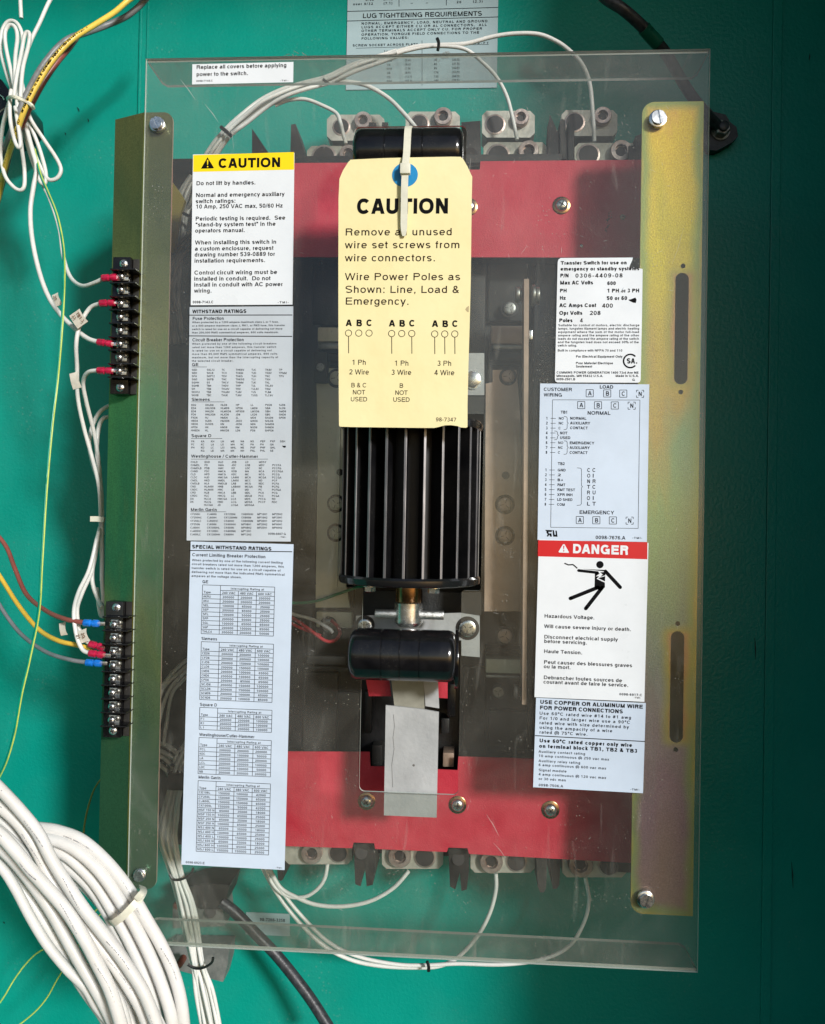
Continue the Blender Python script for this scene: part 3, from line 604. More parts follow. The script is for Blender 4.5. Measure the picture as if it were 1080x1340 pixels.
wire('white_wire', 'white wire with bright red sleeve at the third row of the lower terminal block', [(131, 690, .14), (127, 705, .15), (117, 745, .16), (103, 775, .18), (97, 800, .2), (100, 830, .205), (108, 850, .208), (119, 855, .21)], 2.9, white_ins, None, 1, red_s)
wire('white_wire', 'white wire with darker red sleeve just above the bright red one', [(133, 690, .13), (129, 705, .14), (121, 745, .15), (107, 778, .17), (101, 800, .19), (106, 830, .198), (119, 843, .2)], 2.9, white_ins, None, 1, red_s)
cable('yellow_wire', 'yellow wire with black lettering curving in from the left edge to the lower terminal block', [(-12, 735, .12), (5, 762, .13), (25, 793, .15), (50, 823, .17), (75, 838, .19), (100, 844, .195), (122, 849, .195)], 3.2, mat('yellow_insulation', (.75, .48, .06), .35, var=.1, vscale=60), cat='wire')
for pts, lab in (([(133, 690, .14), (134, 720, .14), (134, 760, .15), (136, 800, .15), (133, 806, .15), (130, 795, .15), (127, 770, .14)], 'white wire looping tight against the bracket above the lower terminal block'),
                 ([(130, 695, .15), (123, 730, .15), (121, 760, .15), (128, 783, .15), (134, 795, .16)], 'white wire crossing in front of the tight loop beside the bracket'),
                 ([(145, 530, .14), (132, 538, .15), (122, 555, .15), (117, 580, .15), (122, 608, .15), (131, 640, .14), (132, 690, .14)], 'dull white wire coming out from behind the bracket below the upper block'),
                 ([(148, 545, .14), (135, 548, .15), (129, 562, .15), (127, 590, .15), (131, 625, .14), (133, 650, .14), (134, 700, .14)], 'second dull white wire bending out from behind the bracket')):
    cable('white_wire', lab, pts, 2.9, white_ins, cat='wire')
o = B().sweep(PP([(119, 679), (127, 679), (137, 680)], .158), 0, flat=(7 * S(.15), .003)).done('cable_tie', tie_w); tagp(o, 'short clear nylon tie holding the white wires beside the bracket', 'cable tie')
# paper marker sleeves
for i, (x, y, a, w, h, L) in enumerate(((75, 392, 65, 17, 9, 'small paper marker on the long white wire'), (103, 417, 55, 21, 17, 'big paper marker with brown letters on the second white wire'), (99, 498, 75, 22, 12, 'paper marker on the wire of the lowest red sleeve'), (110, 832, 70, 17, 12, 'paper marker above the bright red sleeve of the lower block'), (83, 823, 80, 17, 9, 'folded blank marker behind the brown wire'))):
    hh = .206 if i != 4 else .19; c = P(x, y, hh); s = S(hh); b = B(); an = R(a)
    rot = Matrix.Rotation(an, 3, 'Y'); n = 9; top = []
    pts = [(-w / 2 + w * k / (n - 1), 0) for k in range(n)]
    g = [[None, None] for _ in pts]
    for k, (u, _) in enumerate(pts):
        d = .0028 * (1 - (2 * k / (n - 1) - 1) ** 2)
        for j, v in enumerate((-h / 2, h / 2)):
            g[k][j] = b.bm.verts.new(c + rot @ Vector((u * s, -d * (1 if j else .4), v * s)))
    for k in range(n - 1): b.bm.faces.new((g[k][0], g[k + 1][0], g[k + 1][1], g[k][1]))
    r = bmesh.ops.extrude_face_region(b.bm, geom=b.bm.faces[:]); bmesh.ops.translate(b.bm, vec=(0, .0008, 0), verts=[q for q in r['geom'] if isinstance(q, bmesh.types.BMVert)])
    o = b.done('wire_marker', flagm, None, True, 40); tagp(o, L, 'marker')
    if i in (1, 3, 0): MARKERS.append((o, c, an, s, w, h, i))
# ================================================================== loose wiring upper left
yl = mat('printed_yellow_insulation', (.78, .55, .09), .35, var=.06, vscale=60)
ypts = [(200, -15, .11), (172, -2, .115), (150, 16, .125), (125, 32, .14), (101, 47, .152), (83, 63, .157), (64, 86, .161), (45, 118, .163), (32, 145, .163), (21, 175, .155), (12, 200, .14), (5, 225, .125), (0, 250, .11), (-10, 290, .1)]
t = thing('yellow_wire', 'yellow wire with black lettering between the grey and brown wires at the coil', 'wire', tuple(P(*ypts[0])))
ysp = spline(PP(ypts), 10)
B().sweep(ysp, 3.6 * S(.14), 10).done('insulation', yl, t, True, 60)
b = B(); rnd = random.Random(3)
for i in range(34, len(ysp) - 12):                      # row of black printed characters along the wire
    for f in (0, .5):
        p = ysp[i].lerp(ysp[i + 1], f); d = (ysp[i + 1] - ysp[i]).normalized()
        if rnd.random() < .2: continue
        s = S(.14); an = math.atan2(-d.z, d.x)
        nrm = Vector((-d.z, 0, d.x)) * (.3 * s); q = p + FR * 3.62 * s
        for kk in range(2):
            b.box(q + nrm + d * rnd.uniform(-.6, .6) * s, (rnd.uniform(.5, 1.3) * s, .0001, rnd.uniform(1.6, 3.8) * s), 0, 0, Matrix.Rotation(an + rnd.choice((0, .5, -.5)), 3, 'Y'))
b.done('printed_text', ink, t, False)
cable('grey_wire', 'grey wire running along the outer side of the yellow lettered wire', [(205, -22, .1), (190, 0, .1), (168, 20, .1), (140, 33, .105), (115, 42, .12), (92, 50, .14), (75, 63, .145), (55, 88, .15), (38, 118, .15), (24, 150, .15), (12, 180, .14), (2, 205, .12), (-12, 235, .1)], 4.2, mat('grey_sheath', (.19, .195, .2), .4, var=.15, vscale=100, bump=.3), cat='wire')
cable('brown_wire', 'brown red wire running along the inner side of the yellow lettered wire', [(104, 44, .11), (92, 61, .125), (76, 80, .135), (58, 106, .142), (42, 135, .145), (30, 160, .145), (20, 182, .14), (12, 205, .12), (2, 245, .1), (-10, 290, .1)], 3.9, red_ins, cat='wire')
LG = 'white wires coiled and tied at the upper left'
for pts, lab in (
    ([(20, 128, .14), (10, 100, .13), (2, 70, .12), (2, 45, .12), (9, 30, .12), (19, 28, .12), (27, 38, .12), (30, 55, .12), (28, 85, .13), (24, 128, .14)], 'outermost upper loop of the white wire coil'),
    ([(22, 128, .15), (15, 95, .14), (8, 62, .13), (7, 42, .13), (13, 33, .13), (20, 36, .13), (23, 50, .13), (20, 80, .14), (20, 128, .15)], 'inner upper loop of the white wire coil'),
    ([(18, 128, .155), (22, 100, .15), (28, 70, .14), (32, 48, .14), (36, 42, .14), (39, 46, .14), (37, 62, .14), (30, 90, .15), (27, 128, .155)], 'narrow upright loop on the right of the white wire coil'),
    ([(80, -15, .1), (66, 0, .1), (52, 30, .105), (40, 55, .11), (32, 80, .12), (28, 105, .13), (24, 135, .14)], 'straight white wire entering the coil from the top edge'),
    ([(26, -15, .09), (27, 5, .09), (28, 24, .09)], 'short white wire end hanging from the top edge'),
    ([(14, 130, .15), (9, 145, .15), (3, 170, .14), (1, 200, .13), (6, 228, .13), (16, 243, .13), (26, 249, .13), (32, 243, .13), (32, 220, .13), (28, 190, .14), (24, 150, .15), (22, 130, .15)], 'longest lower left loop of the white wire coil'),
    ([(15, 118, .16), (13, 135, .165), (14, 160, .165), (19, 183, .16), (24, 193, .16), (27, 188, .16), (24, 165, .16), (20, 140, .155)], 'short lower loop in front of the yellow and grey wires'),
    ([(28, 105, .14), (34, 130, .14), (40, 155, .14), (58, 183, .13), (74, 207, .13), (80, 222, .13), (75, 233, .13), (64, 235, .13), (55, 222, .13), (47, 205, .13), (38, 180, .13), (30, 150, .14)], 'wide lower right loop of the white wire coil'),
    ([(30, 145, .14), (40, 165, .135), (52, 195, .13), (60, 225, .13), (59, 240, .13), (53, 238, .13), (46, 220, .13), (36, 190, .13), (27, 150, .14)], 'middle lower loop of the white wire coil')):
    cable('white_wire', lab, pts, 2.7, white_ins, None, LG, 'wire')
b = B()
for dy in (0, 1.6): b.sweep(spline(PP([(12, 133 + dy, .135), (10, 128 + dy, .16), (17, 126 + dy, .172), (27, 129 + dy, .172), (34, 133 + dy, .165), (41, 138 + dy, .15)]), 5), 1.7 * S(.15), 6)
b.sweep(spline(PP([(36, 134, .165), (42, 138, .165), (44, 142, .16)]), 4), 2.5 * S(.15), 6)
tagp(b.done('cable_tie', tie_w), 'frayed clear nylon tie around the white wire coil', 'cable tie')
# dark fitting at the left edge
t = thing('black_fitting', 'black fitting with a bare metal edge at the left edge beside the coil', 'fitting', tuple(P(-5, 130, .06)))
B().pprism([(-16, 96), (2, 104), (12, 118), (14, 138), (6, 148), (-4, 156), (-16, 160)], .1, .03).done('body', gloss, t)
B().sweep(spline(PP([(-6, 122, .103), (3, 126, .103), (6, 131, .103)]), 4), 1.1 * S(.1), 6).done('metal_edge', steel, t); B().sweep(spline(PP([(-6, 152, .103), (3, 144, .103), (9, 140, .103)]), 4), .9 * S(.1), 6).done('metal_edge', steel_d, t)
# thin two-colour wire
for off, m, nm, L in ((0, yel_thin, 'insulation', None),):
    pts = [(46, 195, .13), (54, 228, .15), (64, 252, .17), (76, 283, .19), (84, 325, .2), (85, 370, .21), (82, 430, .22), (76, 500, .22), (69, 560, .225), (62, 640, .23), (56, 735, .235), (52, 800, .235), (40, 862, .235), (29, 910, .235), (20, 960, .23), (8, 1000, .225), (-10, 1035, .22)]
    t = thing('thin_wire', 'thin yellow green wire hanging the height of the left side', 'wire', tuple(P(*pts[0]))); sp = spline(PP(pts), 8)
    B().sweep(sp, 1.0 * S(.22), 6).done('yellow_strand', yel_thin, t, True, 60)
    B().sweep([q + Vector((-2.1 * S(.22), .0004, 0)) for q in sp], 1.6 * S(.22), 6).done('green_strand', mat('teal_strand', (.0, .24, .16), .3), t, True, 60)
for pts, lab in (([(4, 1290, .15), (-8, 1315, .15), (14, 1280, .15), (35, 1262, .15), (52, 1245, .15), (75, 1232, .15), (95, 1222, .15), (130, 1180, .1)], ''),):
    pts = [(-10, 1325, .08), (5, 1305, .08), (20, 1280, .08), (37, 1258, .08), (52, 1245, .08), (70, 1237, .08), (95, 1222, .08), (125, 1192, .08), (137, 1178, .07), (150, 1150, .05)]
    cable('thin_wire', 'thin yellow wire on the wall under the cable bundle, upper one', pts, 1.1, yel_thin, cat='wire', seg=6)
cable('thin_wire', 'thin yellow wire on the wall under the cable bundle, lower one', [(20, 1345, .08), (45, 1325, .08), (62, 1305, .08), (76, 1280, .08), (88, 1262, .08), (110, 1225, .08), (128, 1200, .08), (145, 1188, .07)], 1.1, yel_thin, cat='wire', seg=6)
cable('thin_wire', 'thin yellow wire in the dark gap left of the olive bracket', [(140, 1010, .05), (125, 1030, .05), (116, 1055, .05), (110, 1085, .05), (109, 1120, .05)], 1.3, mat('dull_yellow', (.3, .25, .05), .5), cat='wire', seg=6)

# ================================================================== thick cable bundles, lower left
GA = 'thick white cables sweeping from the left edge to the bottom'
LA = ['topmost thick white cable of the tight bundle entering at the left edge', 'thick white cable just under the topmost one of the left edge bundle', 'deep lying thick white cable at the upper side of the left edge bundle', 'front thick white cable crossing the middle of the left edge bundle', 'thick white cable below the middle one of the left edge bundle', 'thick white cable near the lower side of the left edge bundle', 'lowest thinner white cable hugging the underside of the left edge bundle', 'thinner white cable tucked behind the topmost cable of the left edge bundle', 'thinnest white cable in the middle of the left edge bundle', 'hindmost thick white cable showing between others of the left edge bundle']
LB = ['outermost thick white cable under the wide nylon tie, nearest the bracket foot', 'second thick white cable from outside under the wide nylon tie', 'third thick white cable from outside under the wide nylon tie', 'innermost thinner white cable under the wide nylon tie', 'rear white cable showing inside the bend under the wide nylon tie', 'rear white cable showing outside the bend under the wide nylon tie']
SA = [([(-25, 1008), (0, 1032), (28, 1062), (50, 1090), (68, 1125), (90, 1160), (112, 1192), (140, 1228), (165, 1262), (190, 1302), (212, 1360)], .285, 8),
      ([(-25, 1035), (0, 1055), (25, 1078), (48, 1112), (66, 1150), (88, 1185), (112, 1215), (142, 1252), (168, 1290), (186, 1322), (200, 1360)], .275, 8),
      ([(-25, 1052), (0, 1072), (22, 1096), (44, 1128), (66, 1165), (92, 1198), (118, 1230), (140, 1268), (158, 1305), (178, 1360)], .262, 8),
      ([(-25, 1075), (0, 1092), (24, 1118), (42, 1140), (60, 1160), (86, 1190), (108, 1224), (126, 1258), (146, 1300), (164, 1360)], .285, 8.5),
      ([(-25, 1088), (0, 1108), (22, 1130), (44, 1158), (66, 1190), (84, 1222), (104, 1258), (124, 1292), (142, 1325), (158, 1360)], .268, 8),
      ([(-25, 1100), (2, 1122), (18, 1150), (40, 1178), (62, 1212), (78, 1240), (96, 1272), (116, 1302), (136, 1330), (150, 1360)], .25, 7.5),
      ([(-25, 1112), (2, 1135), (20, 1162), (40, 1200), (62, 1236), (88, 1268), (112, 1292), (126, 1315), (144, 1338), (160, 1365)], .26, 6.5),
      ([(-25, 1020), (0, 1043), (26, 1070), (50, 1102), (74, 1138), (96, 1172), (126, 1206), (154, 1242), (178, 1280), (200, 1322), (222, 1365)], .262, 6.5),
      ([(-25, 1068), (0, 1086), (24, 1108), (50, 1140), (76, 1176), (98, 1210), (122, 1244), (140, 1280), (160, 1318), (172, 1365)], .27, 6),
      ([(-25, 1060), (0, 1080), (30, 1105), (60, 1140), (80, 1170), (104, 1205), (130, 1240), (150, 1275), (172, 1310), (192, 1360)], .25, 7.5)]
for i, (p, h, r) in enumerate(SA):
    cable('power_cable', LA[i], [(x, y, h) for x, y in p], r, thick_ins, None, GA, 'cable', 14)
GB = 'thick white cables held by the wide nylon tie'
SB = [([(20, 1082), (55, 1084), (78, 1088), (108, 1100), (140, 1128), (168, 1163), (190, 1200), (212, 1238), (228, 1275), (238, 1315), (243, 1365)], .245, 8),
      ([(20, 1092), (58, 1097), (82, 1103), (106, 1117), (132, 1142), (157, 1178), (176, 1210), (196, 1250), (212, 1290), (224, 1330), (228, 1365)], .25, 8),
      ([(20, 1104), (60, 1110), (84, 1118), (104, 1134), (126, 1158), (146, 1190), (166, 1226), (186, 1268), (200, 1305), (210, 1365)], .245, 7.5),
      ([(20, 1118), (66, 1126), (86, 1134), (104, 1148), (122, 1168), (140, 1196), (160, 1236), (178, 1276), (192, 1310), (198, 1365)], .24, 6.5),
      ([(20, 1130), (66, 1134), (92, 1144), (112, 1160), (134, 1184), (150, 1206), (172, 1240), (196, 1282), (214, 1322), (220, 1365)], .228, 7.5),
      ([(30, 1090), (70, 1094), (104, 1110), (138, 1138), (165, 1176), (190, 1218), (206, 1256), (222, 1292), (234, 1330), (236, 1365)], .232, 7.5)]
for i, (p, h, r) in enumerate(SB):
    cable('power_cable', LB[i], [(x, y, h) for x, y in p], r, thick_ins, None, GB, 'cable', 14)
rn = random.Random(8)
for o_, pl, h_, r_ in [(bpy.data.objects['power_cable'], SA[0][0], .285, 8), (bpy.data.objects['power_cable.003'], SA[3][0], .285, 8.5), (bpy.data.objects['power_cable.010'], SB[0][0], .245, 8), (bpy.data.objects['power_cable.001'], SA[1][0], .275, 8)]:
    sp = spline(PP([(x, y, h_) for x, y in pl]), 12); b = B()
    for i in range(6, len(sp) - 4):
        if (i // 14) % 2: continue
        for f in (0, .25, .5, .75):
            if rn.random() < .25: continue
            p = sp[i].lerp(sp[i + 1], f); d = (sp[i + 1] - sp[i]).normalized(); s_ = S(h_); nn = Vector((-d.z, 0, d.x)); k_ = (.25 + .3 * math.sin(i * .15)) * r_ * s_
            q = p + nn * k_ + FR * math.sqrt(max(1e-9, (r_ * s_) ** 2 - k_ * k_)) * 1.004
            b.box(q, (rn.uniform(.3, .9) * s_, .0002, rn.uniform(.8, 1.8) * s_), 0, 0, Matrix.Rotation(math.atan2(-d.z, d.x), 3, 'Y'))
    pt = b.done('printed_text', mat('faint_grey_print', (.3, .3, .31), .6), o_, False); pt['kind'] = 'stuff'
b = B(); b.sweep(spline(PP([(144, 1207, .24), (148, 1208, .262), (160, 1200, .2685), (172, 1188, .268), (183, 1176, .262), (188, 1166, .25), (186, 1160, .235)]), 5), 0, flat=(9.5 * S(.26), .0012))
b.box(P(183, 1172, .266), (9 * S(.26), .005, 11 * S(.26)), .001, 0, Matrix.Rotation(R(40), 3, 'Y'))
tagp(b.done('cable_tie', tie_w), 'wide clear nylon tie around the thick white cables beside the bracket foot', 'cable tie')

# ================================================================== wires behind the cover
G2 = 'white sensing wires behind the cover'
ORD = ['leftmost', 'second', 'third', 'fourth', 'fifth', 'sixth', 'seventh']
def bundle(n, pts, wpx, r, h, lab, grp, m=white_ins, jit=1.0, ang=0, k=8):
    rn = random.Random(len(pts) * n + int(pts[0][0]))
    for i in range(n):
        o = (i / (n - 1) - .5) * wpx if n > 1 else 0; q = []
        for j, p in enumerate(pts):
            a = pts[max(j - 1, 0)]; c = pts[min(j + 1, len(pts) - 1)]; dx, dy = c[0] - a[0], c[1] - a[1]; L = math.hypot(dx, dy)
            ww = p[2] if len(p) > 2 else 1
            oo = o * ww + rn.uniform(-jit, jit); q.append((p[0] - dy / L * oo, p[1] + dx / L * oo, h + rn.uniform(-.004, .004) + (.004 if i % 2 else 0)))
        cable('white_wire', lab[0] % (ORD[i] if i else 'first') if isinstance(lab, tuple) else lab, q, r, m, None, grp, 'wire', 8, k)
bundle(7, [(262, 960), (238, 1000), (228, 1040, .8), (222, 1070), (220, 1100, 1.1), (232, 1145, .8), (243, 1180, 1), (249, 1210, 1), (259, 1262, .8), (268, 1300, 1.1), (280, 1360, 1.2)], 19, 2.6, .12, ('%s strand, counted from the right, of the white fan below the special ratings sticker',), 'white wires running down behind the lower left corner of the cover')
bundle(4, [(262, 860), (235, 882), (218, 905), (208, 940), (204, 975)], 18, 2.5, .12, ('%s strand, outer side first, of the white wires curving left of the special ratings sticker',), 'white wires curving left of the special ratings sticker', jit=3)
bundle(4, [(205, 985), (215, 988), (228, 1000), (234, 1012)], 24, 3, .11, ('%s strand from above of the pale wire ends entering the dark clamp',), 'pale wire ends left of the special ratings sticker', jit=1.5)
B().pbox(218, 1012, 246, 1036, .13, .08, .003).done('wire_clamp', dusty, sw)
def dtie(pts, h, r, lab, m=tie_k): return tagp(B().sweep(spline(PP([(x, y, h) for x, y in pts]), 5), r * S(h), 6).done('cable_tie', m), lab, 'cable tie')
dtie([(222, 1144), (228, 1151), (240, 1150), (250, 1143), (253, 1136)], .132, 1.7, 'black tie on the white wires just below the special ratings sticker')
dtie([(246, 1262), (256, 1267), (267, 1266), (277, 1260), (279, 1253)], .132, 1.8, 'black tie on the white wires below the cover edge')
dtie([(224, 1000), (231, 1003), (234, 996), (236, 985)], .125, 2, 'dark tie on the pale wire ends near the bracket')
dk = mat('shadowed_grey_insulation', (.23, .22, .2), .45, var=.25, vscale=60)  # mottled warm grey
bundle(7, [(256, 232, .6), (244, 258, 1), (236, 280, .7), (228, 320, 1.1), (222, 360, 1.2), (224, 400, 1), (232, 450, 1)], 22, 2.6, .11, ('%s strand, counted from the right, of the dull grey wires left of the caution sticker',), 'dim grey wires left of the caution sticker', dk, 2)
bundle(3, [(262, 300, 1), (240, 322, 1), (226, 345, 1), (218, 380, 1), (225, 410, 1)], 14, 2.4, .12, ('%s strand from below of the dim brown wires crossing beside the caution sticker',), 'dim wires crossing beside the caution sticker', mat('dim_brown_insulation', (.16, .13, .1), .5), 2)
dtie([(229, 268), (236, 276), (246, 282), (254, 284)], .125, 2.2, 'dark tie on the grey wires left of the caution sticker')
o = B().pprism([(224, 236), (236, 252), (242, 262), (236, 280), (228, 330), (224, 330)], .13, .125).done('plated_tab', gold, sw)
bundle(4, [(262, 228, 1), (282, 195, 1), (300, 172, .8), (320, 155, 1), (345, 135, 1), (372, 121, .9), (400, 112, .8), (430, 104, .8), (465, 88, .8), (500, 76, .7), (520, 69, .6)], 12, 2.7, .1, ('%s strand from above of the white wire arch rising from the caution sticker',), 'white wires in the arch behind the top of the cover', jit=.8)
dtie([(289, 166), (295, 171), (303, 178)], .112, 2.6, 'black tie on the arch of white wires above the caution sticker'); dtie([(423, 104), (427, 107), (431, 110)], .11, 1.8, 'small black tie at the top of the arch of white wires')
def w2(lab, pts, r=2.6, h=.1): return cable('white_wire', lab, [(p[0], p[1], p[2] if len(p) > 2 else h) for p in pts], r, white_ins, None, G2, 'wire')
w2('white wire dropping to the leftmost upper lug', [(360, 138), (378, 131), (400, 130), (422, 138), (440, 148), (446, 162, .108), (450, 178, .108), (453, 188, .108)])
w2('white wire dropping behind the upper handle to the second lug', [(430, 104), (455, 107), (480, 112), (508, 128), (530, 150, .105), (545, 168, .105), (555, 182, .105)], 2.9)
w2('white wire passing over the top cover edge to the right', [(514, 69), (545, 61), (573, 59), (610, 57), (645, 48), (675, 44), (705, 45), (728, 54), (745, 66), (762, 84), (772, 110), (776, 150), (778, 186)], 2.8)
w2('second white wire running under the black tie at the top edge', [(500, 76), (530, 67), (560, 61), (590, 61), (612, 66), (632, 82), (650, 101), (663, 125), (670, 150), (677, 183)], 2.5)
dtie([(572, 50), (574, 55), (574, 61), (573, 66)], .11, 2.2, 'black tie on the white wires at the top edge of the cover')
w2('white wire curling up to the leftmost lower lug', [(345, 1130), (358, 1158), (375, 1172), (397, 1174), (414, 1165), (425, 1150), (429, 1130)], 2.5, .085)
w2('white wire sweeping up to the second lower lug', [(350, 1130), (366, 1160), (388, 1174), (415, 1184), (450, 1186), (485, 1179), (515, 1162), (535, 1140)], 2.7, .085)
w2('white wire of the lower arch reaching the third lower lug', [(338, 1125), (360, 1165), (390, 1205), (425, 1238), (460, 1256), (500, 1264), (545, 1266), (575, 1264), (600, 1252), (625, 1225), (641, 1195), (649, 1165), (649, 1143)], 2.7, .08)
w2('white wire of the lower arch reaching the rightmost lower lug', [(345, 1125), (368, 1165), (398, 1202), (432, 1234), (470, 1252), (520, 1262), (560, 1263), (600, 1261), (660, 1262), (710, 1255), (745, 1238), (764, 1208), (771, 1178), (766, 1148)], 2.5, .085)
dtie([(559, 1258), (561, 1264), (561, 1271)], .095, 2.3, 'black tie on the white wires under the bottom cover edge')
cable('red_wire', 'red wire bent back at the right edge of the special ratings sticker', [(365, 800, .1), (385, 810, .11), (403, 822, .115), (425, 838, .118), (438, 838, .118), (445, 829, .118), (442, 820, .115), (434, 812, .11)], 2.4, bright_red_ins, cat='wire')
cable('white_wire', 'pale wire bent beside the red wire next to the special ratings sticker', [(365, 795, .1), (385, 804, .11), (410, 811, .115), (430, 822, .12), (436, 828, .12)], 2.4, white_ins, cat='wire')
cable('red_wire', 'straight red wire above the bent one by the special ratings sticker', [(365, 808, .1), (390, 820, .11), (420, 832, .114)], 2.2, bright_red_ins, cat='wire')
cable('green_wire', 'green and blue wire reaching the motor from the left', [(365, 786, .12), (385, 789, .12), (412, 787, .12), (440, 778, .12), (470, 768, .13), (495, 764, .14)], 2, grn_thin, cat='wire')

# ================================================================== black cables and ground lugs
t = thing('black_cable', 'thick black cable with green tape at the top right behind the cover', 'cable', tuple(P(850, 42, .08)))
sp = spline(PP([(770, -25, .09), (792, -3, .09), (815, 12, .09), (838, 32, .08), (857, 52, .07), (873, 72, .06), (888, 98, .05), (905, 125, .04), (925, 150, .03), (940, 165, .02)]), 8)
B().sweep(sp, 7.2 * S(.08), 14).done('insulation', blk_ins, t, True, 60)
B().sweep(spline(PP([(843, 37, .078), (850, 45, .074), (862, 58, .068)]), 6), 8.6 * S(.08), 14).done('green_tape', tape, t, True, 60)
t = thing('ground_lug', 'black lug with a steel nut on the wall right of the cover', 'lug', tuple(P(945, 172, .01)))
B().pprism([(918, 130), (934, 146), (950, 150), (956, 160), (964, 166), (966, 178), (958, 186), (948, 192), (938, 197), (928, 196), (918, 180)], .012, .001).done('lug_body', blk_ins, t)
c = P(943, 172, .012); b = B(); b.lathe(c, FR, [(0, 11.5 * S(0)), (.0015, 11.5 * S(0))], 24); b.lathe(c + FR * .0015, FR, [(0, 10 * S(0)), (.008, 10 * S(0)), (.009, 8.5 * S(0))], 6)
b.done('nut', steel_d, t, True, 30); B().lathe(c + FR * .008, FR, [(0, 6 * S(0)), (.006, 6 * S(0)), (.0065, 5 * S(0))], 16).done('stud', blk_ins, t)
t = thing('cable_lug_block', 'grey lug block holding the black cable behind the lower left cover corner', 'lug', tuple(P(270, 1185, .03)))
blkm = mat('dusty_grey_block', (.11, .115, .11), .55, col2=(.19, .19, .18), vscale=60, bump=.3)
B().pprism([(226, 1183), (290, 1176), (294, 1212), (226, 1215)], .05, .012).done('block', blkm, t); B().pprism([(232, 1165), (264, 1156), (301, 1158), (296, 1178), (290, 1190), (262, 1190)], .062, .02).done('block_top', dusty, t)
B().pprism([(222, 1238), (300, 1240), (298, 1262), (292, 1285), (226, 1268)], .03, .004).done('lower_plate', blkm, t)
for x, y in ((233, 1183), (236, 1260)): B().lathe(P(x, y, .055), FR, [(-.01, .004), (.004, .004), (.006, .003)], 14).done('bolt', mat('rusty_bolt', (.16, .05, .035), .5, var=.3, vscale=100), t)
B().cyl(P(276, 1194, .049), P(276, 1194, .054), .006, 16).done('screw', dusty, t)
cable('black_cable', 'thick black cable leaving the lug block toward the bottom edge', [(290, 1180, .06), (310, 1196, .06), (335, 1222, .06), (362, 1250, .06), (388, 1282, .065), (410, 1312, .07), (440, 1360, .08)], 7.4, blk_ins, seg=14)

# ================================================================== clear cover
CH = .20; XA, XB = -.26, .26; ZT_, ZB_ = .8267284 / 2, -.8267284 / 2
cv = thing('clear_cover', 'large clear plastic cover carrying the warning stickers over the switch', 'cover', (0, -CH, 0))
def fz(px, py): v = P(px, py, CH); return v.x, v.z
xo0, zt_o = fz(464, 166); xo1, _ = fz(611, 166); xm0, zm_t = fz(442, 540); xm1, _ = fz(633, 545); _, zm_b = fz(540, 771); xl0, zl_b = fz(471, 1035.5); xl1, _ = fz(600, 1038)
xm0b = fz(443, 700)[0]; xm1b = fz(629.5, 771)[0]; xl0 = fz(471.5, 960)[0]; xl1 = fz(601, 960)[0]
def arc(cx, cz, r, a0, a1, n=5): return [(cx + r * math.cos(R(a0 + (a1 - a0) * i / n)), cz + r * math.sin(R(a0 + (a1 - a0) * i / n))) for i in range(n + 1)]
q = .005
hole_out = arc(xl0 + q, zl_b + q, q, 180, 270) + arc(xl1 - q, zl_b + q, q, 270, 360) + arc(xl1 + .003, zm_b - .003, .003, 180, 90) + arc(xm1b - .003, zm_b + .003, .003, 270, 360) + [(xm1b, zm_t), (xo1, zm_t)] + arc(xo1 - q, zt_o - q, q, 0, 90) + arc(xo0 + q, zt_o - q, q, 90, 180) + [(xo0, zm_t), (xm0b, zm_t), (xm0b, zm_b), (xl0, zm_b)]
B().plate([(XA, ZB_), (XB, ZB_), (XB, ZT_), (XA, ZT_)], [hole_out], -CH, -CH + .0024, 0, 1).done('face_panel', [clear, clear_edge], cv, False)
FL = .046
for z, sg in ((ZT_, -1), (ZB_, 1)):
    b = B(); y0, y1 = -CH + .0026, -CH + FL; ch = .006
    a = [(XA + .0005, y0), (XB - .0005, y0), (XB - .0005, y1 - ch), (XB - .004, y1), (XA + (.012 if sg > 0 else .004), y1), (XA + .0005, y1 - ch * (2 if sg > 0 else 1))]
    z0, z1 = z, z + sg * .0024
    v0 = [b.bm.verts.new((x, y, z0)) for x, y in a]; v1 = [b.bm.verts.new((x, y, z1)) for x, y in a]
    b.bm.faces.new(v0); b.bm.faces.new(v1[::-1])
    for i in range(6): b.bm.faces.new((v0[i], v0[(i + 1) % 6], v1[(i + 1) % 6], v1[i])).material_index = 1
    b.done('flange', [MATS.get('dusty_acrylic_flange_and_veil') or acrylic('dusty_acrylic_flange_and_veil', .12), flange_edge], cv, False)  # heavier dust coat paints in the veil of a grazing view
# cobweb scraps on the top edge
b = B(); rn = random.Random(5)
for i in range(26):
    x = rn.choice((380, 384, 388, 396, 575, 584, 590)) + rn.uniform(-5, 5); y = 73 + rn.uniform(-3, 5); h = CH - .004 - rn.random() * .03
    b.sweep([P(x, y, h), P(x + rn.uniform(-4, 4), y + rn.uniform(-5, 3), h), P(x + rn.uniform(-7, 7), y + rn.uniform(-4, 4), h)], .00022, 4)
o = b.done('cobweb', mat('dusty_web', (.22, .2, .17), .8)); tagp(o, 'scraps of dusty cobweb stuck along the top edge of the cover', 'cobweb', None, 'stuff')

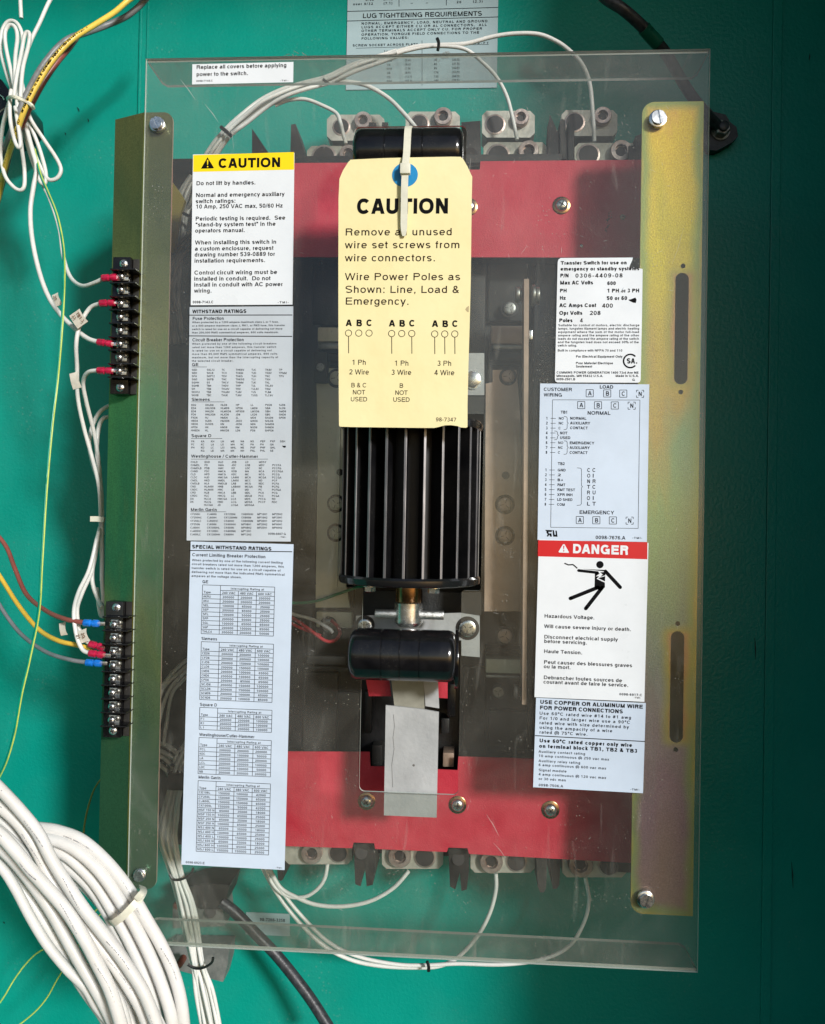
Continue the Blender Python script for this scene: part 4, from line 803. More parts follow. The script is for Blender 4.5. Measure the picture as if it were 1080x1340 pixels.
# fine scratches and wipe marks; the first two streaks paint reflections
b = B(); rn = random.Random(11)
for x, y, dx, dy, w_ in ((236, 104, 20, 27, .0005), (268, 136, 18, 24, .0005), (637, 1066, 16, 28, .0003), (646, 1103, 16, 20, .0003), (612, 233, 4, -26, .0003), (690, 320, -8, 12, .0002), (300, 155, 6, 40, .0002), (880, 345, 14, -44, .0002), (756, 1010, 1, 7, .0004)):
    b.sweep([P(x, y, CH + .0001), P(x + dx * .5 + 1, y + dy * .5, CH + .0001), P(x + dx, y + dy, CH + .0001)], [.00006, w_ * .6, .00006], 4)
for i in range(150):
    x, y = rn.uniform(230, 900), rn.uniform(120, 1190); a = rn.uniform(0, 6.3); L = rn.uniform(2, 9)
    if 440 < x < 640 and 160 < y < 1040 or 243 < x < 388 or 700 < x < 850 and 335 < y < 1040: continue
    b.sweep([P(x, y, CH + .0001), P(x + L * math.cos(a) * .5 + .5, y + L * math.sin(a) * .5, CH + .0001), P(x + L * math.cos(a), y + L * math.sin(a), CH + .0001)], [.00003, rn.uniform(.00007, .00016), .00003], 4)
o = b.done('scratch_and_reflection_marks', mat('scratch_and_reflection_white', (.5, .5, .47), .6), cv, False); o['kind'] = 'stuff'
# ================================================================== lettering (built-in font turned into flat meshes)
GL = {}
def make_glyphs(key, t, n):
    """plain grotesque lettering drawn from strokes; cap height 1, stroke width t, n segments per quarter round"""
    h = t / 2; X = .74; G = {}
    def a(cx, cy, rx, ry, a0, a1, p=2.25):
        m = max(2, int(round(abs(a1 - a0) / 90 * n))); out = []
        for i in range(m + 1):
            q = R(a0 + (a1 - a0) * i / m); c, s = math.cos(q), math.sin(q)
            out.append((cx + rx * math.copysign(abs(c) ** (2 / p), c), cy + ry * math.copysign(abs(s) ** (2 / p), s)))
        return out
    def V(x, y0=0, y1=1): return ('L', [(x, y0), (x, y1)])
    def H(y, x0, x1): return ('L', [(x0, y), (x1, y)])
    def D(x0, y0, x1, y1, w=1.0): return ('D', (x0, y0, x1, y1, w))
    def L(*p): return ('L', list(p))
    def Pt(p): return ('L', p)
    def dot(x, y): return ('L', [(x, y - h * 1.05), (x, y + h * 1.05)], 2.1 * h)
    def put(ch, A, *st): G[ch] = (st, A)
    b = .10 + h
    put('A', .93, D(.02 + h, 0, .465 - h * .25, 1), D(.91 - h, 0, .465 + h * .25, 1), H(.31, .2, .73))
    put('B', .93, V(b), Pt([(b, 1 - h)] + a(.55, .77 - h / 2, .29 - h, .23 - h / 2, 90, -90) + [(b, .535)]), Pt([(b, .535)] + a(.57, .27 + h / 2 - h * .5, .32 - h, .268 - h / 2, 90, -90) + [(b, h)]))
    put('C', 1.0, Pt(a(.5, .5, .45 - h, .51 - h, 40, 320)))
    put('D', 1.0, V(b), Pt([(b, 1 - h)] + a(.5, .5, .44 - h, .5 - h, 90, -90) + [(b, h)]))
    put('E', .93, V(b), H(1 - h, b, .86), H(.52, b, .82), H(h, b, .88)); put('F', .85, V(b), H(1 - h, b, .82), H(.5, b, .74))
    put('G', 1.08, Pt(a(.53, .5, .47 - h, .51 - h, 42, 350)), L((.56, .46), (1.0 - h, .46), (1.0 - h, 0)))
    put('H', 1.0, V(b), V(.9 - h), H(.53, b, .9 - h)); put('I', .386, V(.193))
    put('J', .69, Pt([(.59 - h, 1)] + a(.32, .3, .27 - h, .31 - h, 0, -180)))
    put('K', .93, V(b), D(b, .36, .86 - h, 1), D(.36, .58, .92 - h, 0)); put('L', .77, V(b), H(h, b, .75))
    put('M', 1.16, V(b), V(1.06 - h), D(b, 1, .58, 0, .85), D(1.06 - h, 1, .58, 0, .85)); put('N', 1.0, V(b), V(.9 - h), D(b, 1, .9 - h, 0))
    put('O', 1.08, Pt(a(.54, .5, .49 - h, .51 - h, 0, 360))); put('Q', 1.08, Pt(a(.54, .5, .49 - h, .51 - h, 0, 360)), D(.62, .3, .98, -.02))
    put('P', .93, V(b), Pt([(b, 1 - h)] + a(.55, .74 - h * .2, .32 - h, .26 - h * .8, 90, -90) + [(b, .48 + h * .6)]))
    put('R', 1.0, V(b), Pt([(b, 1 - h)] + a(.58, .75 - h * .2, .33 - h, .25 - h * .8, 90, -90) + [(b, .5 + h * .6)]), Pt([(.56, .5 + h * .6)] + a(.62, .33, .24 - h, .2, 80, 0) + [(.9 - h, 0)]))
    def S_(A, T, r0=30, r1=-150):
        c = A / 2; ru = (T - 2 * h) * .25; rx = c - .06 - h; m = h + (T - 2 * h) * .5
        return Pt(a(c, T + .01 - h - ru, rx, ru, r0, 215, 2.1) + [(c, m)] + a(c, -.01 + h + ru, rx, ru, 35, r1, 2.1))
    put('S', .93, S_(.93, 1)); put('s', .69, S_(.69, X))
    put('T', .85, V(.425), H(1 - h, .02, .83)); put('U', 1.0, Pt([(b, 1)] + a(.5, .36, .4 - h, .37 - h, 180, 360) + [(.9 - h, 1)]))
    put('V', .93, D(.02 + h, 1, .465 - h * .2, 0), D(.91 - h, 1, .465 + h * .2, 0)); put('W', 1.31, D(.02 + h, 1, .36, 0, .9), D(.36, 0, .655, 1, .9), D(.655, 1, .95, 0, .9), D(1.29 - h, 1, .95, 0, .9))
    put('X', .93, D(.05 + h, 0, .88 - h, 1), D(.05 + h, 1, .88 - h, 0)); put('Y', .93, D(.02 + h, 1, .465, .4), D(.91 - h, 1, .465, .4), V(.465, 0, .45)); put('Z', .85, H(1 - h, .06, .79), H(h, .04, .81), D(.04 + h, t * .8, .79 - h, 1 - t * .8))
    c = .385; rx = .33 - h; ry = X / 2 + .01 - h; st = .67 - h
    put('o', .77, Pt(a(c, X / 2, rx, ry, 0, 360))); put('c', .69, Pt(a(.36, X / 2, .31 - h, ry, 42, 318)))
    put('e', .77, Pt([(c + rx, X / 2 - .01)] + a(c, X / 2, rx, ry, 2, 318)), H(X / 2 - h * .1, c - rx, c + rx))
    put('b', .77, V(b), Pt(a(c + .01, X / 2, .31 - h, ry, 0, 360))); put('d', .77, V(st), Pt(a(c - .01, X / 2, .31 - h, ry, 0, 360)))
    put('p', .77, V(b, -.27, X), Pt(a(c + .01, X / 2, .31 - h, ry, 0, 360))); put('q', .77, V(st, -.27, X), Pt(a(c - .01, X / 2, .31 - h, ry, 0, 360)))
    put('g', .77, Pt([(st, X), (st, 0)] + a(c - .02, -.02, st - c + .02, .27 - h, 0, -165)), Pt(a(c - .01, X / 2 + .01, .31 - h, ry - .01, 0, 360)))
    put('a', .77, Pt(a(.37, .5, .25 - h * .6, X + .01 - h - .5, 165, 0) + [(.62 - h * .6, h * 1.6), (.68, h * .9)]), Pt([(.61 - h * .6, .43), (.36, .40)] + a(.27, .215, .225 - h, .225 - h, 75, 270) + [(.36, h - .01), (.61 - h * .6, .17)]))
    put('f', .386, Pt([(.18, 0), (.18, .78)] + a(.31, .82, .13, .19 - h, 180, 95)), H(X - h * .8, .02, .35)); put('t', .386, Pt([(.17, .95), (.17, .2)] + a(.29, .18, .12, .18 - h, 180, 275)), H(X - h * .8, .02, .35))
    arch = lambda x0, x1: Pt([(x0, X * .55)] + a((x0 + x1) / 2, X * .6, (x1 - x0) / 2, X * .4 + .01 - h, 180, 0) + [(x1, 0)])
    put('h', .77, V(b), arch(b, st)); put('n', .77, V(b, 0, X), arch(b, st)); put('m', 1.157, V(b, 0, X), arch(b, .578), arch(.578, 1.057 - h)); put('r', .46, V(b, 0, X), Pt([(b, X * .55)] + a(.4, X * .6, .3 - h, X * .4 - h, 180, 95)))
    put('u', .77, V(st, 0, X), Pt([(b, X)] + a((b + st) / 2, X * .4, (st - b) / 2, X * .4 + .01 - h, 180, 360) + [(st, X * .5)]))
    put('i', .308, V(.154, 0, X), dot(.154, 1 - h)); put('j', .308, Pt([(.16, X), (.16, -.1)] + a(.05, -.1, .11, .17 - h, 0, -80)), dot(.16, 1 - h)); put('l', .308, V(.154))
    put('k', .69, V(b), D(b, .26, .62 - h, X), D(.28, .42, .67 - h, 0)); put('v', .69, D(.02 + h, X, .345, 0), D(.67 - h, X, .345, 0)); put('w', 1.0, D(.02 + h, X, .28, 0, .9), D(.28, 0, .5, X, .9), D(.5, X, .72, 0, .9), D(.98 - h, X, .72, 0, .9))
    put('x', .69, D(.03 + h, 0, .66 - h, X), D(.03 + h, X, .66 - h, 0)); put('y', .69, D(.02 + h, X, .35, 0), D(.67 - h, X, .24, -.27)); put('z', .69, H(X - h, .06, .63), H(h, .05, .64), D(.05 + h, t * .8, .63 - h, X - t * .8))
    put('0', .77, Pt(a(c, .5, .32 - h, .51 - h, 0, 360))); put('1', .77, V(.42), D(.16, .74, .42, .95)); put('2', .77, Pt(a(c, .7, .31 - h, .31 - h, 165, -35) + [(.1 + h, h * 1.4)]), H(h, .07, .7))
    put('3', .77, Pt(a(.37, .75, .28 - h, .26 - h, 155, -85)), Pt(a(.37, .27, .31 - h, .28 - h, 85, -160))); put('4', .77, V(.52), H(.26, .05, .73), D(.06 + h, .28, .5, 1))
    put('5', .77, L((.66, 1 - h), (.17, 1 - h), (.12 + h * .5, .52)), Pt([(.12 + h * .5, .5)] + a(.37, .33, .32 - h, .34 - h, 130, -155))); put('6', .77, Pt(a(.39, .32, .31 - h, .33 - h, 0, 360)), Pt([(.08 + h, .35)] + a(.4, .52, .32 - h, .49 - h, 180, 35)))
    put('7', .77, H(1 - h, .06, .71), D(.66, 1 - h, .27, 0)); put('8', .77, Pt(a(c, .75, .28 - h, .26 - h, 0, 360)), Pt(a(c, .27, .32 - h, .28 - h, 0, 360))); put('9', .77, Pt(a(.38, .68, .31 - h, .33 - h, 0, 360)), Pt([(.69 - h, .65)] + a(.37, .48, .32 - h, .49 - h, 0, -145)))
    put('.', .386, dot(.19, h)); put(',', .386, dot(.19, h), D(.21, .0, .15, -.16, .6)); put(':', .386, dot(.19, h), dot(.19, X - h)); put('/', .386, D(.03, -.03, .35, 1.03, .8)); put('-', .46, H(.36, .06, .40))
    put('"', .49, V(.15, .66, 1), V(.34, .66, 1)); put("'", .27, V(.135, .66, 1)); put('°', .5, Pt(a(.25, .82, .13, .15, 0, 360))); put('(', .46, Pt(a(.52, .4, .36, .65, 125, 235))); put(')', .46, Pt(a(-.06, .4, .36, .65, 55, -55)))
    put('#', .77, D(.2, 0, .33, 1, .8), D(.46, 0, .59, 1, .8), H(.66, .06, .74), H(.33, .03, .71)); put('&', .93, Pt(a(.42, .77, .2 - h * .5, .24 - h, -60, 230) + [(.78, .0)]), Pt([(.5, .56)] + a(.38, .27, .3 - h, .28 - h, 100, 330) + [(.76, .42)]))
    put('@', 1.3, Pt(a(.65, .4, .55, .6, -60, 260)), Pt(a(.63, .42, .22, .26, 0, 360))); put('!', .386, V(.19, .3, 1), dot(.19, h)); put('%', 1.2, Pt(a(.27, .76, .18, .22, 0, 360)), Pt(a(.93, .24, .18, .22, 0, 360)), D(.3, 0, .85, 1, .8)); put('+', .8, H(.4, .08, .72), V(.4, .08, .72))
    out = {' ': ([], [], .386), 'cap': 1.0}
    for ch, (sts, A) in G.items():
        vs = []; fs = []
        for si, s_ in enumerate(sts):
            if s_[0] == 'D':
                x0, y0, x1, y1, w = s_[1]; dx, dy = x1 - x0, y1 - y0; ln = math.hypot(dx, dy); k = h * w * ln / abs(dy); o = len(vs)
                vs += [(x0 - k, y0, si), (x0 + k, y0, si), (x1 + k, y1, si), (x1 - k, y1, si)]; fs.append((o, o + 1, o + 2, o + 3)); continue
            p = s_[1]; hw = (s_[2] / 2) if len(s_) > 2 else h; p = [q for i, q in enumerate(p) if i == 0 or math.hypot(q[0] - p[i - 1][0], q[1] - p[i - 1][1]) > 1e-4]
            closed = len(p) > 4 and math.hypot(p[0][0] - p[-1][0], p[0][1] - p[-1][1]) < 1e-3; o = len(vs)
            for i in range(len(p)):
                d1 = (p[i][0] - p[i - 1][0], p[i][1] - p[i - 1][1]) if i else ((p[-1][0] - p[-2][0], p[-1][1] - p[-2][1]) if closed else None); d2 = (p[i + 1][0] - p[i][0], p[i + 1][1] - p[i][1]) if i < len(p) - 1 else ((p[1][0] - p[0][0], p[1][1] - p[0][1]) if closed else None)
                d1 = d1 or d2; d2 = d2 or d1; l1, l2 = math.hypot(*d1), math.hypot(*d2); n1 = (-d1[1] / l1, d1[0] / l1); n2 = (-d2[1] / l2, d2[0] / l2)
                nx, ny = n1[0] + n2[0], n1[1] + n2[1]; ll = math.hypot(nx, ny) or 1; nx /= ll; ny /= ll; k = min(1.8, 1 / max(.3, nx * n1[0] + ny * n1[1])) * hw
                vs += [(p[i][0] + nx * k, p[i][1] + ny * k, si), (p[i][0] - nx * k, p[i][1] - ny * k, si)]
            fs += [(o + 2 * i, o + 2 * i + 1, o + 2 * i + 3, o + 2 * i + 2) for i in range(len(p) - 1)]
        out[ch] = (vs, fs, A)
    GL[key] = out
make_glyphs('tiny', .17, 2); make_glyphs('tinybold', .2, 3); make_glyphs('light', .14, 6); make_glyphs('reg', .18, 5); make_glyphs('bold', .24, 7)

class Sheet:
    """a flat printed sheet: corners given in photo pixels TL, TR, BR, BL at height h"""
    def __init__(s, tl, tr, br, bl, h):
        s.h = h; s.S = S(h); a, b_, c, d = (P(*q, h) for q in (tl, tr, br, bl))
        s.e1 = ((b_ - a) + (c - d)).normalized(); s.e2 = s.e1.cross(FR).normalized()
        if s.e2.z > 0: s.e2 = -s.e2
        s.c = (a + b_ + c + d) / 4; s.w = ((b_ - a).length + (c - d).length) / 2; s.hh = ((d - a).length + (c - b_).length) / 2
        s.tl = s.c - s.e1 * s.w / 2 - s.e2 * s.hh / 2; s.v = {}; s.f = {}
    def at(s, u, v, lift=.00012): return s.tl + s.e1 * u + s.e2 * v + FR * lift
    def uv(s, x, y): d = P(x, y, s.h) - s.tl; return d.dot(s.e1), d.dot(s.e2)
    def add(s, m, vs, fs):
        V = s.v.setdefault(m, []); F = s.f.setdefault(m, []); o = len(V); V.extend(vs); F.extend(tuple(i + o for i in f) for f in fs)
    def poly(s, m, pts, lift=.00012): s.add(m, [s.at(*s.uv(*p), lift) for p in pts], [tuple(range(len(pts)))])
    def rect_uv(s, m, u0, v0, u1, v1, lift=.00012): s.add(m, [s.at(u0, v0, lift), s.at(u1, v0, lift), s.at(u1, v1, lift), s.at(u0, v1, lift)], [(0, 1, 2, 3)])
    def line(s, m, x0, y0, x1, y1, t=.6, lift=.00012):
        (a, b_), (c, d) = s.uv(x0, y0), s.uv(x1, y1); dx, dy = c - a, d - b_; L = math.hypot(dx, dy) or 1; k = t * s.S / 2; nx, ny = -dy / L * k, dx / L * k
        s.add(m, [s.at(a + nx, b_ + ny, lift), s.at(c + nx, d + ny, lift), s.at(c - nx, d - ny, lift), s.at(a - nx, b_ - ny, lift)], [(0, 1, 2, 3)])
    def circle(s, m, x, y, r, ring=None, a0=0, a1=360, n=28, lift=.00012):
        u, v = s.uv(x, y); r *= s.S
        if ring is None: s.add(m, [s.at(u + r * math.cos(2 * math.pi * i / n), v + r * math.sin(2 * math.pi * i / n), lift) for i in range(n)], [tuple(range(n))]); return
        k = ring * s.S / 2; vs = []
        for i in range(n + 1):
            a = R(a0 + (a1 - a0) * i / n)
            vs += [s.at(u + (r - k) * math.cos(a), v + (r - k) * math.sin(a), lift), s.at(u + (r + k) * math.cos(a), v + (r + k) * math.sin(a), lift)]
        s.add(m, vs, [(2 * i, 2 * i + 1, 2 * i + 3, 2 * i + 2) for i in range(n)])
    def text_uv(s, m, t, u, v, cap, width=None, key='reg', sq=1.0, lift=.00012, rot=0):
        g = GL[key]; k = cap; t = ''.join(c for c in t if c in g); adv = sum(g[c][2] for c in t)
        kx = (width / adv) if width else k * sq; gap = 0
        if width and kx > k * 1.18 and len(t) > 1: kx = k * 1.18; gap = (width - adv * kx) / (len(t) - 1)
        x = 0; ca, sa = math.cos(rot), math.sin(rot); V = []; F = []; n = 0
        for c in t:
            vs, fs, ad = g[c]; o = len(V)
            for a, b_, si in vs:
                px, py = x + a * kx, -b_ * k; V.append(s.at(u + px * ca - py * sa, v + px * sa + py * ca, lift + si * 3e-5))
            F += [tuple(i + o for i in f) for f in fs]; x += ad * kx + gap
        s.add(m, V, F); return x
    def text(s, m, t, x0, y0, x1=None, cap=5, key='reg', sq=.92, lift=.00012):
        u, v = s.uv(x0, y0); wd = (x1 - x0) * s.S if x1 else None
        return s.text_uv(m, t, u, v, cap * s.S, wd, key, sq, lift)
    def ctext(s, m, t, xc, y, cap, key='reg', sq=.92):
        g = GL[key]; wd = sum(g[c][2] for c in t) * cap * s.S / g['cap'] * sq; u, v = s.uv(xc, y); s.text_uv(m, t, u - wd / 2, v, cap * s.S, wd, key)
    def col(s, m, items, x, y, pitch, cap, key='tiny', sq=1.0):
        u, v = s.uv(x, y)
        for i, t in enumerate(items):
            if t: s.text_uv(m, t, u, v + i * pitch * s.S, cap * s.S, None, key, sq)
    def sheet(s, name, m, parent, thick=.0002, outline=None, label=None, extra=None):
        b = B()
        if outline: pts = [(q.x, q.z) for q in (s.at(*s.uv(*p)) for p in outline)]
        else: pts = [(q.x, q.z) for q in (s.at(u, v) for u, v in ((0, 0), (s.w, 0), (s.w, s.hh), (0, s.hh)))]
        b.prism(pts, -s.h, -s.h + thick)
        o = b.done(name, m, parent, False); s.obj = o; return tagp(o, label)
    def finish(s, names=None):
        for m, V in s.v.items():
            if not V: continue
            me = bpy.data.meshes.new('p'); me.from_pydata([tuple(v) for v in V], [], s.f[m]); nm = (names or {}).get(m.name, 'printed_text')
            me.name = nm; link(nm, me, m, s.obj, False)
# ================================================================== stickers
SH = CH + .0005; names = {'brown_stain': 'stain', 'heading_ink': 'heading_text', 'diagram_ink': 'wiring_diagram', 'yellow_band': 'yellow_band', 'red_band': 'red_band', 'white_sticker': 'white_mark', 'black_ink': 'printed_text', 'grey_ink': 'printed_text'}
def bandp(s, m, pts): s.poly(m, pts, .00006)
def tmi(s, x, y, w=11, c=2.0): s.text(ink, '-TMI-', x, y, x + w, c, 'tinybold')
# replace all covers
s = Sheet((252, 84.5), (384, 80.5), (384, 108), (251.5, 110), SH); s.sheet('sticker', st_white, cv, label='small white sticker on the top flange line')
s.text(ink, 'Replace all covers before applying', 257, 90.5, 380, 5.2, 'reg'); s.text(ink, 'power to the switch.', 257, 99.8, 328, 5.2, 'reg'); s.text(ink_g, '0098-7144.C', 257, 107.2, 280, 2.4, 'tiny'); tmi(s, 367, 106.5); s.finish(names)
# caution sticker
s = Sheet((253, 203), (385, 199), (383.5, 399.5), (249.5, 398.5), SH); s.sheet('sticker', st_white, cv, label='white sticker with a yellow caution band')
bandp(s, b_yel, [(253.2, 203), (385, 199), (385, 222), (253, 225)])
s.poly(ink, [(263.2, 220.8), (271.8, 205.8), (280.2, 219.6), (279.2, 220.4)]); s.poly(b_yel, [(271, 209.5), (273, 209.4), (272.4, 216), (271.5, 216)], .0002); s.circle(b_yel, 272, 218.2, 1.0, lift=.0002)
s.text(ink, 'CAUTION', 285.5, 220, 371, 13, 'bold')
for t, x0, y, x1 in (('Do not lift by handles.', 256.8, 242.5, 338), ('Normal and emergency auxiliary', 256.3, 258, 377), ('switch ratings:', 256, 266, 311), ('10 Amp, 250 VAC max, 50/60 Hz', 256.3, 273, 374.5), ('Periodic testing is required.  See', 255.8, 288.8, 378), ('"stand-by system test" in the', 256, 296.6, 365), ('operators manual.', 255.3, 304.4, 323.5), ('When installing this switch in', 255.2, 320, 366), ('a custom enclosure, request', 255, 328, 362), ('drawing number 539-0889 for', 254.6, 335.8, 364), ('installation requirements.', 254.5, 343.8, 351), ('Control circuit wiring must be', 254.3, 359.4, 367), ('installed in conduit.  Do not', 254, 367.4, 358), ('install in conduit with AC power', 254, 375.2, 374.5), ('wiring.', 254, 383, 278.5)):
    s.text(ink, t, x0, y, x1, 5.4, 'reg')
s.text(ink, '0098-7143.C', 252.3, 397, 281, 3.4, 'tinybold'); tmi(s, 363.5, 397, 15, 2.8); s.finish(names)
# withstand ratings
s = Sheet((247.8, 401.5), (383, 401), (381.5, 708.5), (245, 707.5), SH); s.sheet('sticker', st_grey, cv, label='greyish sticker of withstand ratings')
s.text(ink, 'WITHSTAND RATINGS', 251.8, 410, 325.5, 4.8, 'bold'); s.line(ink, 247.5, 412.4, 382.8, 412.2, 1.1); s.text(ink_g, 'Fuse Protection', 252, 418.8, 295, 4.2, 'reg'); s.line(ink, 247.3, 439.6, 382.6, 440.2, 1.1)
def para(s, lines, x, y, pitch, xs, cap=2.5, key='tiny'):
    for i, (t, x1) in enumerate(zip(lines, xs)): s.text(ink_g, t, x - i * .06, y + i * pitch, x1, cap, key)
para(s, ['When protected by a 1200 ampere maximum class L or T fuse,', 'or a 600 ampere maximum class J, RK1, or RK5 fuse, this transfer', 'switch is rated for use on a circuit capable of delivering not more', 'than 200,000 RMS symmetrical amperes, 600 volts maximum.'], 251.6, 423, 4.5, (369, 377.5, 374, 369))
s.text(ink_g, 'Circuit Breaker Protection', 251.8, 446.8, 322, 4.2, 'reg')
para(s, ['When protected by one of the following circuit breakers', 'rated not more than 1200 amperes, this transfer switch', 'is rated for use on a circuit capable of delivering not', 'more than 65,000 RMS symmetrical amperes, 600 volts', 'maximum, but not more than the interrupting capacity of', 'the selected circuit breaker.'], 251.6, 451.2, 4.45, (366, 365.5, 359.5, 367, 368, 308))
s.text(ink_g, 'GE', 251.2, 479, 260.5, 4, 'reg'); s.line(ink_g, 251, 480.2, 271, 480.2, .5)
def cols(s, xs, data, y, pitch, cap=2.55, y_off=None):
    for x, d in zip(xs, data): s.col(ink_g, d.split(), x, y, pitch, cap)
cols(s, (251.2, 270.8, 290.3, 308.8, 329.3, 347.2, 365.3), ('SED SEH SFH SGD SGHH SGHB SH SKH12 SKHB', 'SKL12 SKLB SKP12 SKPB SS TB4 TB6 TB8 TBC', 'TC TCV TDV THC THCV THDV THJ4V THLBV THJK', 'THK6V THKM THKS THKSS THMM THP THV TJ4V TJ6V', 'TJC TJD TJH TJJ TJK TJL TJL4V TJS TJSS', 'TK4V TK6V TKC TKH TKL TKL4V TKM TLB4 TLC6V', 'TP TPMM TPV'), 485.2, 4.25)
s.text(ink_g, 'Siemens', 250.8, 524.6, 276, 4, 'reg'); s.line(ink_g, 250.6, 525.9, 294, 525.9, .5)
cols(s, (250.4, 268.9, 288.9, 308.8, 328.2, 347.2, 365.3), ('ED2 ED4 ED6 FD6 FXD6 HED4 HED6 HFD6 HHED6', 'HHJD6 HHJXD6 HHLD6 HHLXD6 HJ HJD6 HJXD6 HK HL', 'HLD6 HLMD6 HLMXD6 HLXD6 HMD6 HMXD6 HN HND6 HNXD6', 'HP HPD6 HPXD6 JD6 JL JXD2 JXD6 KM LD6', 'LL LMD6 LMXD6 LXD6 MD6 MXD6 ND6 NXD6 PD6', 'PXD6 SBA SBH SBS SHJD6 SHLD6 SHMD6 SHND6 SHPD6', 'SJD6 SLD6 SMD6 SND6 SPD6'), 531.2, 4.25)
s.text(ink_g, 'Square D', 250.4, 572, 278, 4, 'reg'); s.line(ink_g, 250.3, 573.8, 291, 573.8, .5)
cols(s, (250.4, 263.2, 276.1, 289, 302.1, 315, 327.9, 340.7, 353.6, 366.4), ('FA FC FH', 'KA KC KD KG', 'KH LA LC LE', 'LH LX LXI MA', 'ME MH MHL MX', 'NA NC NE NH', 'NX PA PAF PAL', 'PEF PH PHF PHL', 'PXF QA QHL SE', 'SEH'), 578.8, 4.15)
s.poly(ink, [(369.5, 583), (371.5, 583.5), (374, 583.2), (374.5, 585.2), (372, 586), (370, 584.5)])
s.text(ink_g, 'Westinghouse / Cutler-Hammer', 250.2, 598.8, 341, 4, 'reg'); s.line(ink_g, 250, 600.8, 351, 600.8, .5)
cols(s, (249.7, 267.8, 285.6, 303.2, 321, 338.9), ('CHLD CHMDL CHMDLB CHND CLD CLDC CMDL CMDLB CND CNDC CRD CRDC DA DK', 'EHD FD FDB FDC HFD HJD HKD HLA HLA400 HLA600 HLB HLC HLCA HLCG HLCGA', 'HLD HMA HMC HMCA HMCG HMCGA HMDL HMDLB HNB HNC HNCA HNCG HNCGA HND JD', 'JDB JDC KD KDB KDC LA400 LA600 LAB LAB400 LB LBB LC LCA LCG LCGA', 'LD LDB LDC MA MC MCA MCC MCG MCGA MD MDL MDLB MDS MDSA MDSGA', 'MDSY MDY NC NCA NCG NCGA ND NDC PB PC PCA PCC PCCA PCCF'), 605.9, 4.08)
cols(s, (356.4,), ('PCCFA PCCFG PCCFGA PCCG PCCGA PCF PCFA PCFG PCFGA PCG PCGA RD RDC',), 610, 4.08)
s.text(ink_g, 'Merlin Gerin', 249.6, 668.6, 285.5, 4, 'reg'); s.line(ink_g, 249.5, 669.7, 296, 669.7, .5)
cols(s, (249.4, 271.3, 293.5, 316.1, 336.8, 356.4), ('CF250H CF250HC CF250LC CF250N CJ400H CJ400HC CJ400LC', 'CJ400N CJ600H CJ600HC CJ600N CK1000HL CK1200H CK1200HH', 'CK1200N CK1200NN CK400H CK400HH CK400N CK400NN CK800H', 'CK800HH CK800N CK800NN MP08H1 MP08H2 MP12H1 MP12H2', 'MP16H1 MP16H2 MP20H1 MP20H2 MP25H1', 'MP25H2 MP30H1 MP30H2 MP40H1 MP40H2'), 674, 4.5)
s.text(ink_g, '0098-6667 G', 351, 699.8, 375, 2.8, 'tiny'); tmi(s, 366, 703.6, 9, 1.9); s.finish(names)
# special withstand ratings
s = Sheet((248, 709.2), (383.4, 711.4), (373.5, 1139.4), (239.2, 1130.7), SH); s.sheet('sticker', st_blue, cv, label='tall bluish sticker of special withstand ratings with ruled tables')
s.text(ink, 'SPECIAL WITHSTAND RATINGS', 251.3, 717.6, 359, 4.8, 'bold', lift=.0002); s.line(ink, 247.8, 720.3, 382.6, 722, 1.1)
s.text(ink_g, 'Current Limiting Breaker Protection', 251.6, 727.8, 351, 4.2, 'reg')
for i, (t, x1) in enumerate(zip(['When protected by one of the following current limiting', 'circuit breakers rated not more than 1200 amperes, this', 'transfer switch is rated for use on a circuit capable of', 'delivering not more than the indicated RMS symmetrical', 'amperes at the voltage shown.'], (374, 375.5, 371, 376.5, 319))): s.text(ink_g, t, 251.3 - i * .15, 734.2 + i * 5.15, x1, 2.9, 'tiny')
def table(title, x, y, rows, pitch, tx, ty):
    s.text(ink_g, title, tx, ty, None, 4, 'reg', 1.0)
    u, v = s.uv(x, y); k = s.S; cw = (0, 24.3, 48.6, 73, 97.2); y1, y2 = 6.6 * k, 12.4 * k; H = y2 + pitch * k * len(rows); t = .32 * k
    def hl(vv, a, c): s.rect_uv(ink_g, u + a * k, v + vv - t, u + c * k, v + vv + t)
    def vl(a, v0, v1): s.rect_uv(ink_g, u + a * k - t, v + v0, u + a * k + t, v + v1, .00014)
    hl(0, 0, cw[4]); hl(y1, cw[1], cw[4])
    for i in range(len(rows) + 1): hl(y2 + pitch * k * i, 0, cw[4])
    for j, c in enumerate(cw): vl(c, y1 if j in (2, 3) else 0, H)
    s.text_uv(ink_g, 'Interrupting Rating at', u + 38 * k, v + 5.1 * k, 2.7 * k, 45 * k, 'tiny'); s.text_uv(ink_g, 'Type', u + 1.6 * k, v + 11 * k, 3 * k, 9.8 * k, 'tiny')
    for c, tt in zip(cw[1:4], ('240 VAC', '480 VAC', '600 VAC')): s.text_uv(ink_g, tt, u + (c + 2.2) * k, v + 11.2 * k, 3.1 * k, 18.6 * k, 'tiny')
    for i, r in enumerate(rows):
        r = r.split('|'); vv = v + y2 + pitch * k * (i + 1) - 1.5 * k
        s.text_uv(ink_g, r[0], u + 1.3 * k, vv, 2.9 * k, min(2.6 * len(r[0]), 22) * k, 'tiny')
        for c, tt in zip(cw[1:4], r[1:]): s.text_uv(ink_g, tt, u + (c + 3 + (6 - len(tt)) * 2.2) * k, vv + .2 * k, 2.9 * k, len(tt) * 2.65 * k, 'tiny')
A, Bv, C_, D = '200000', '100000', '65000', '50000'
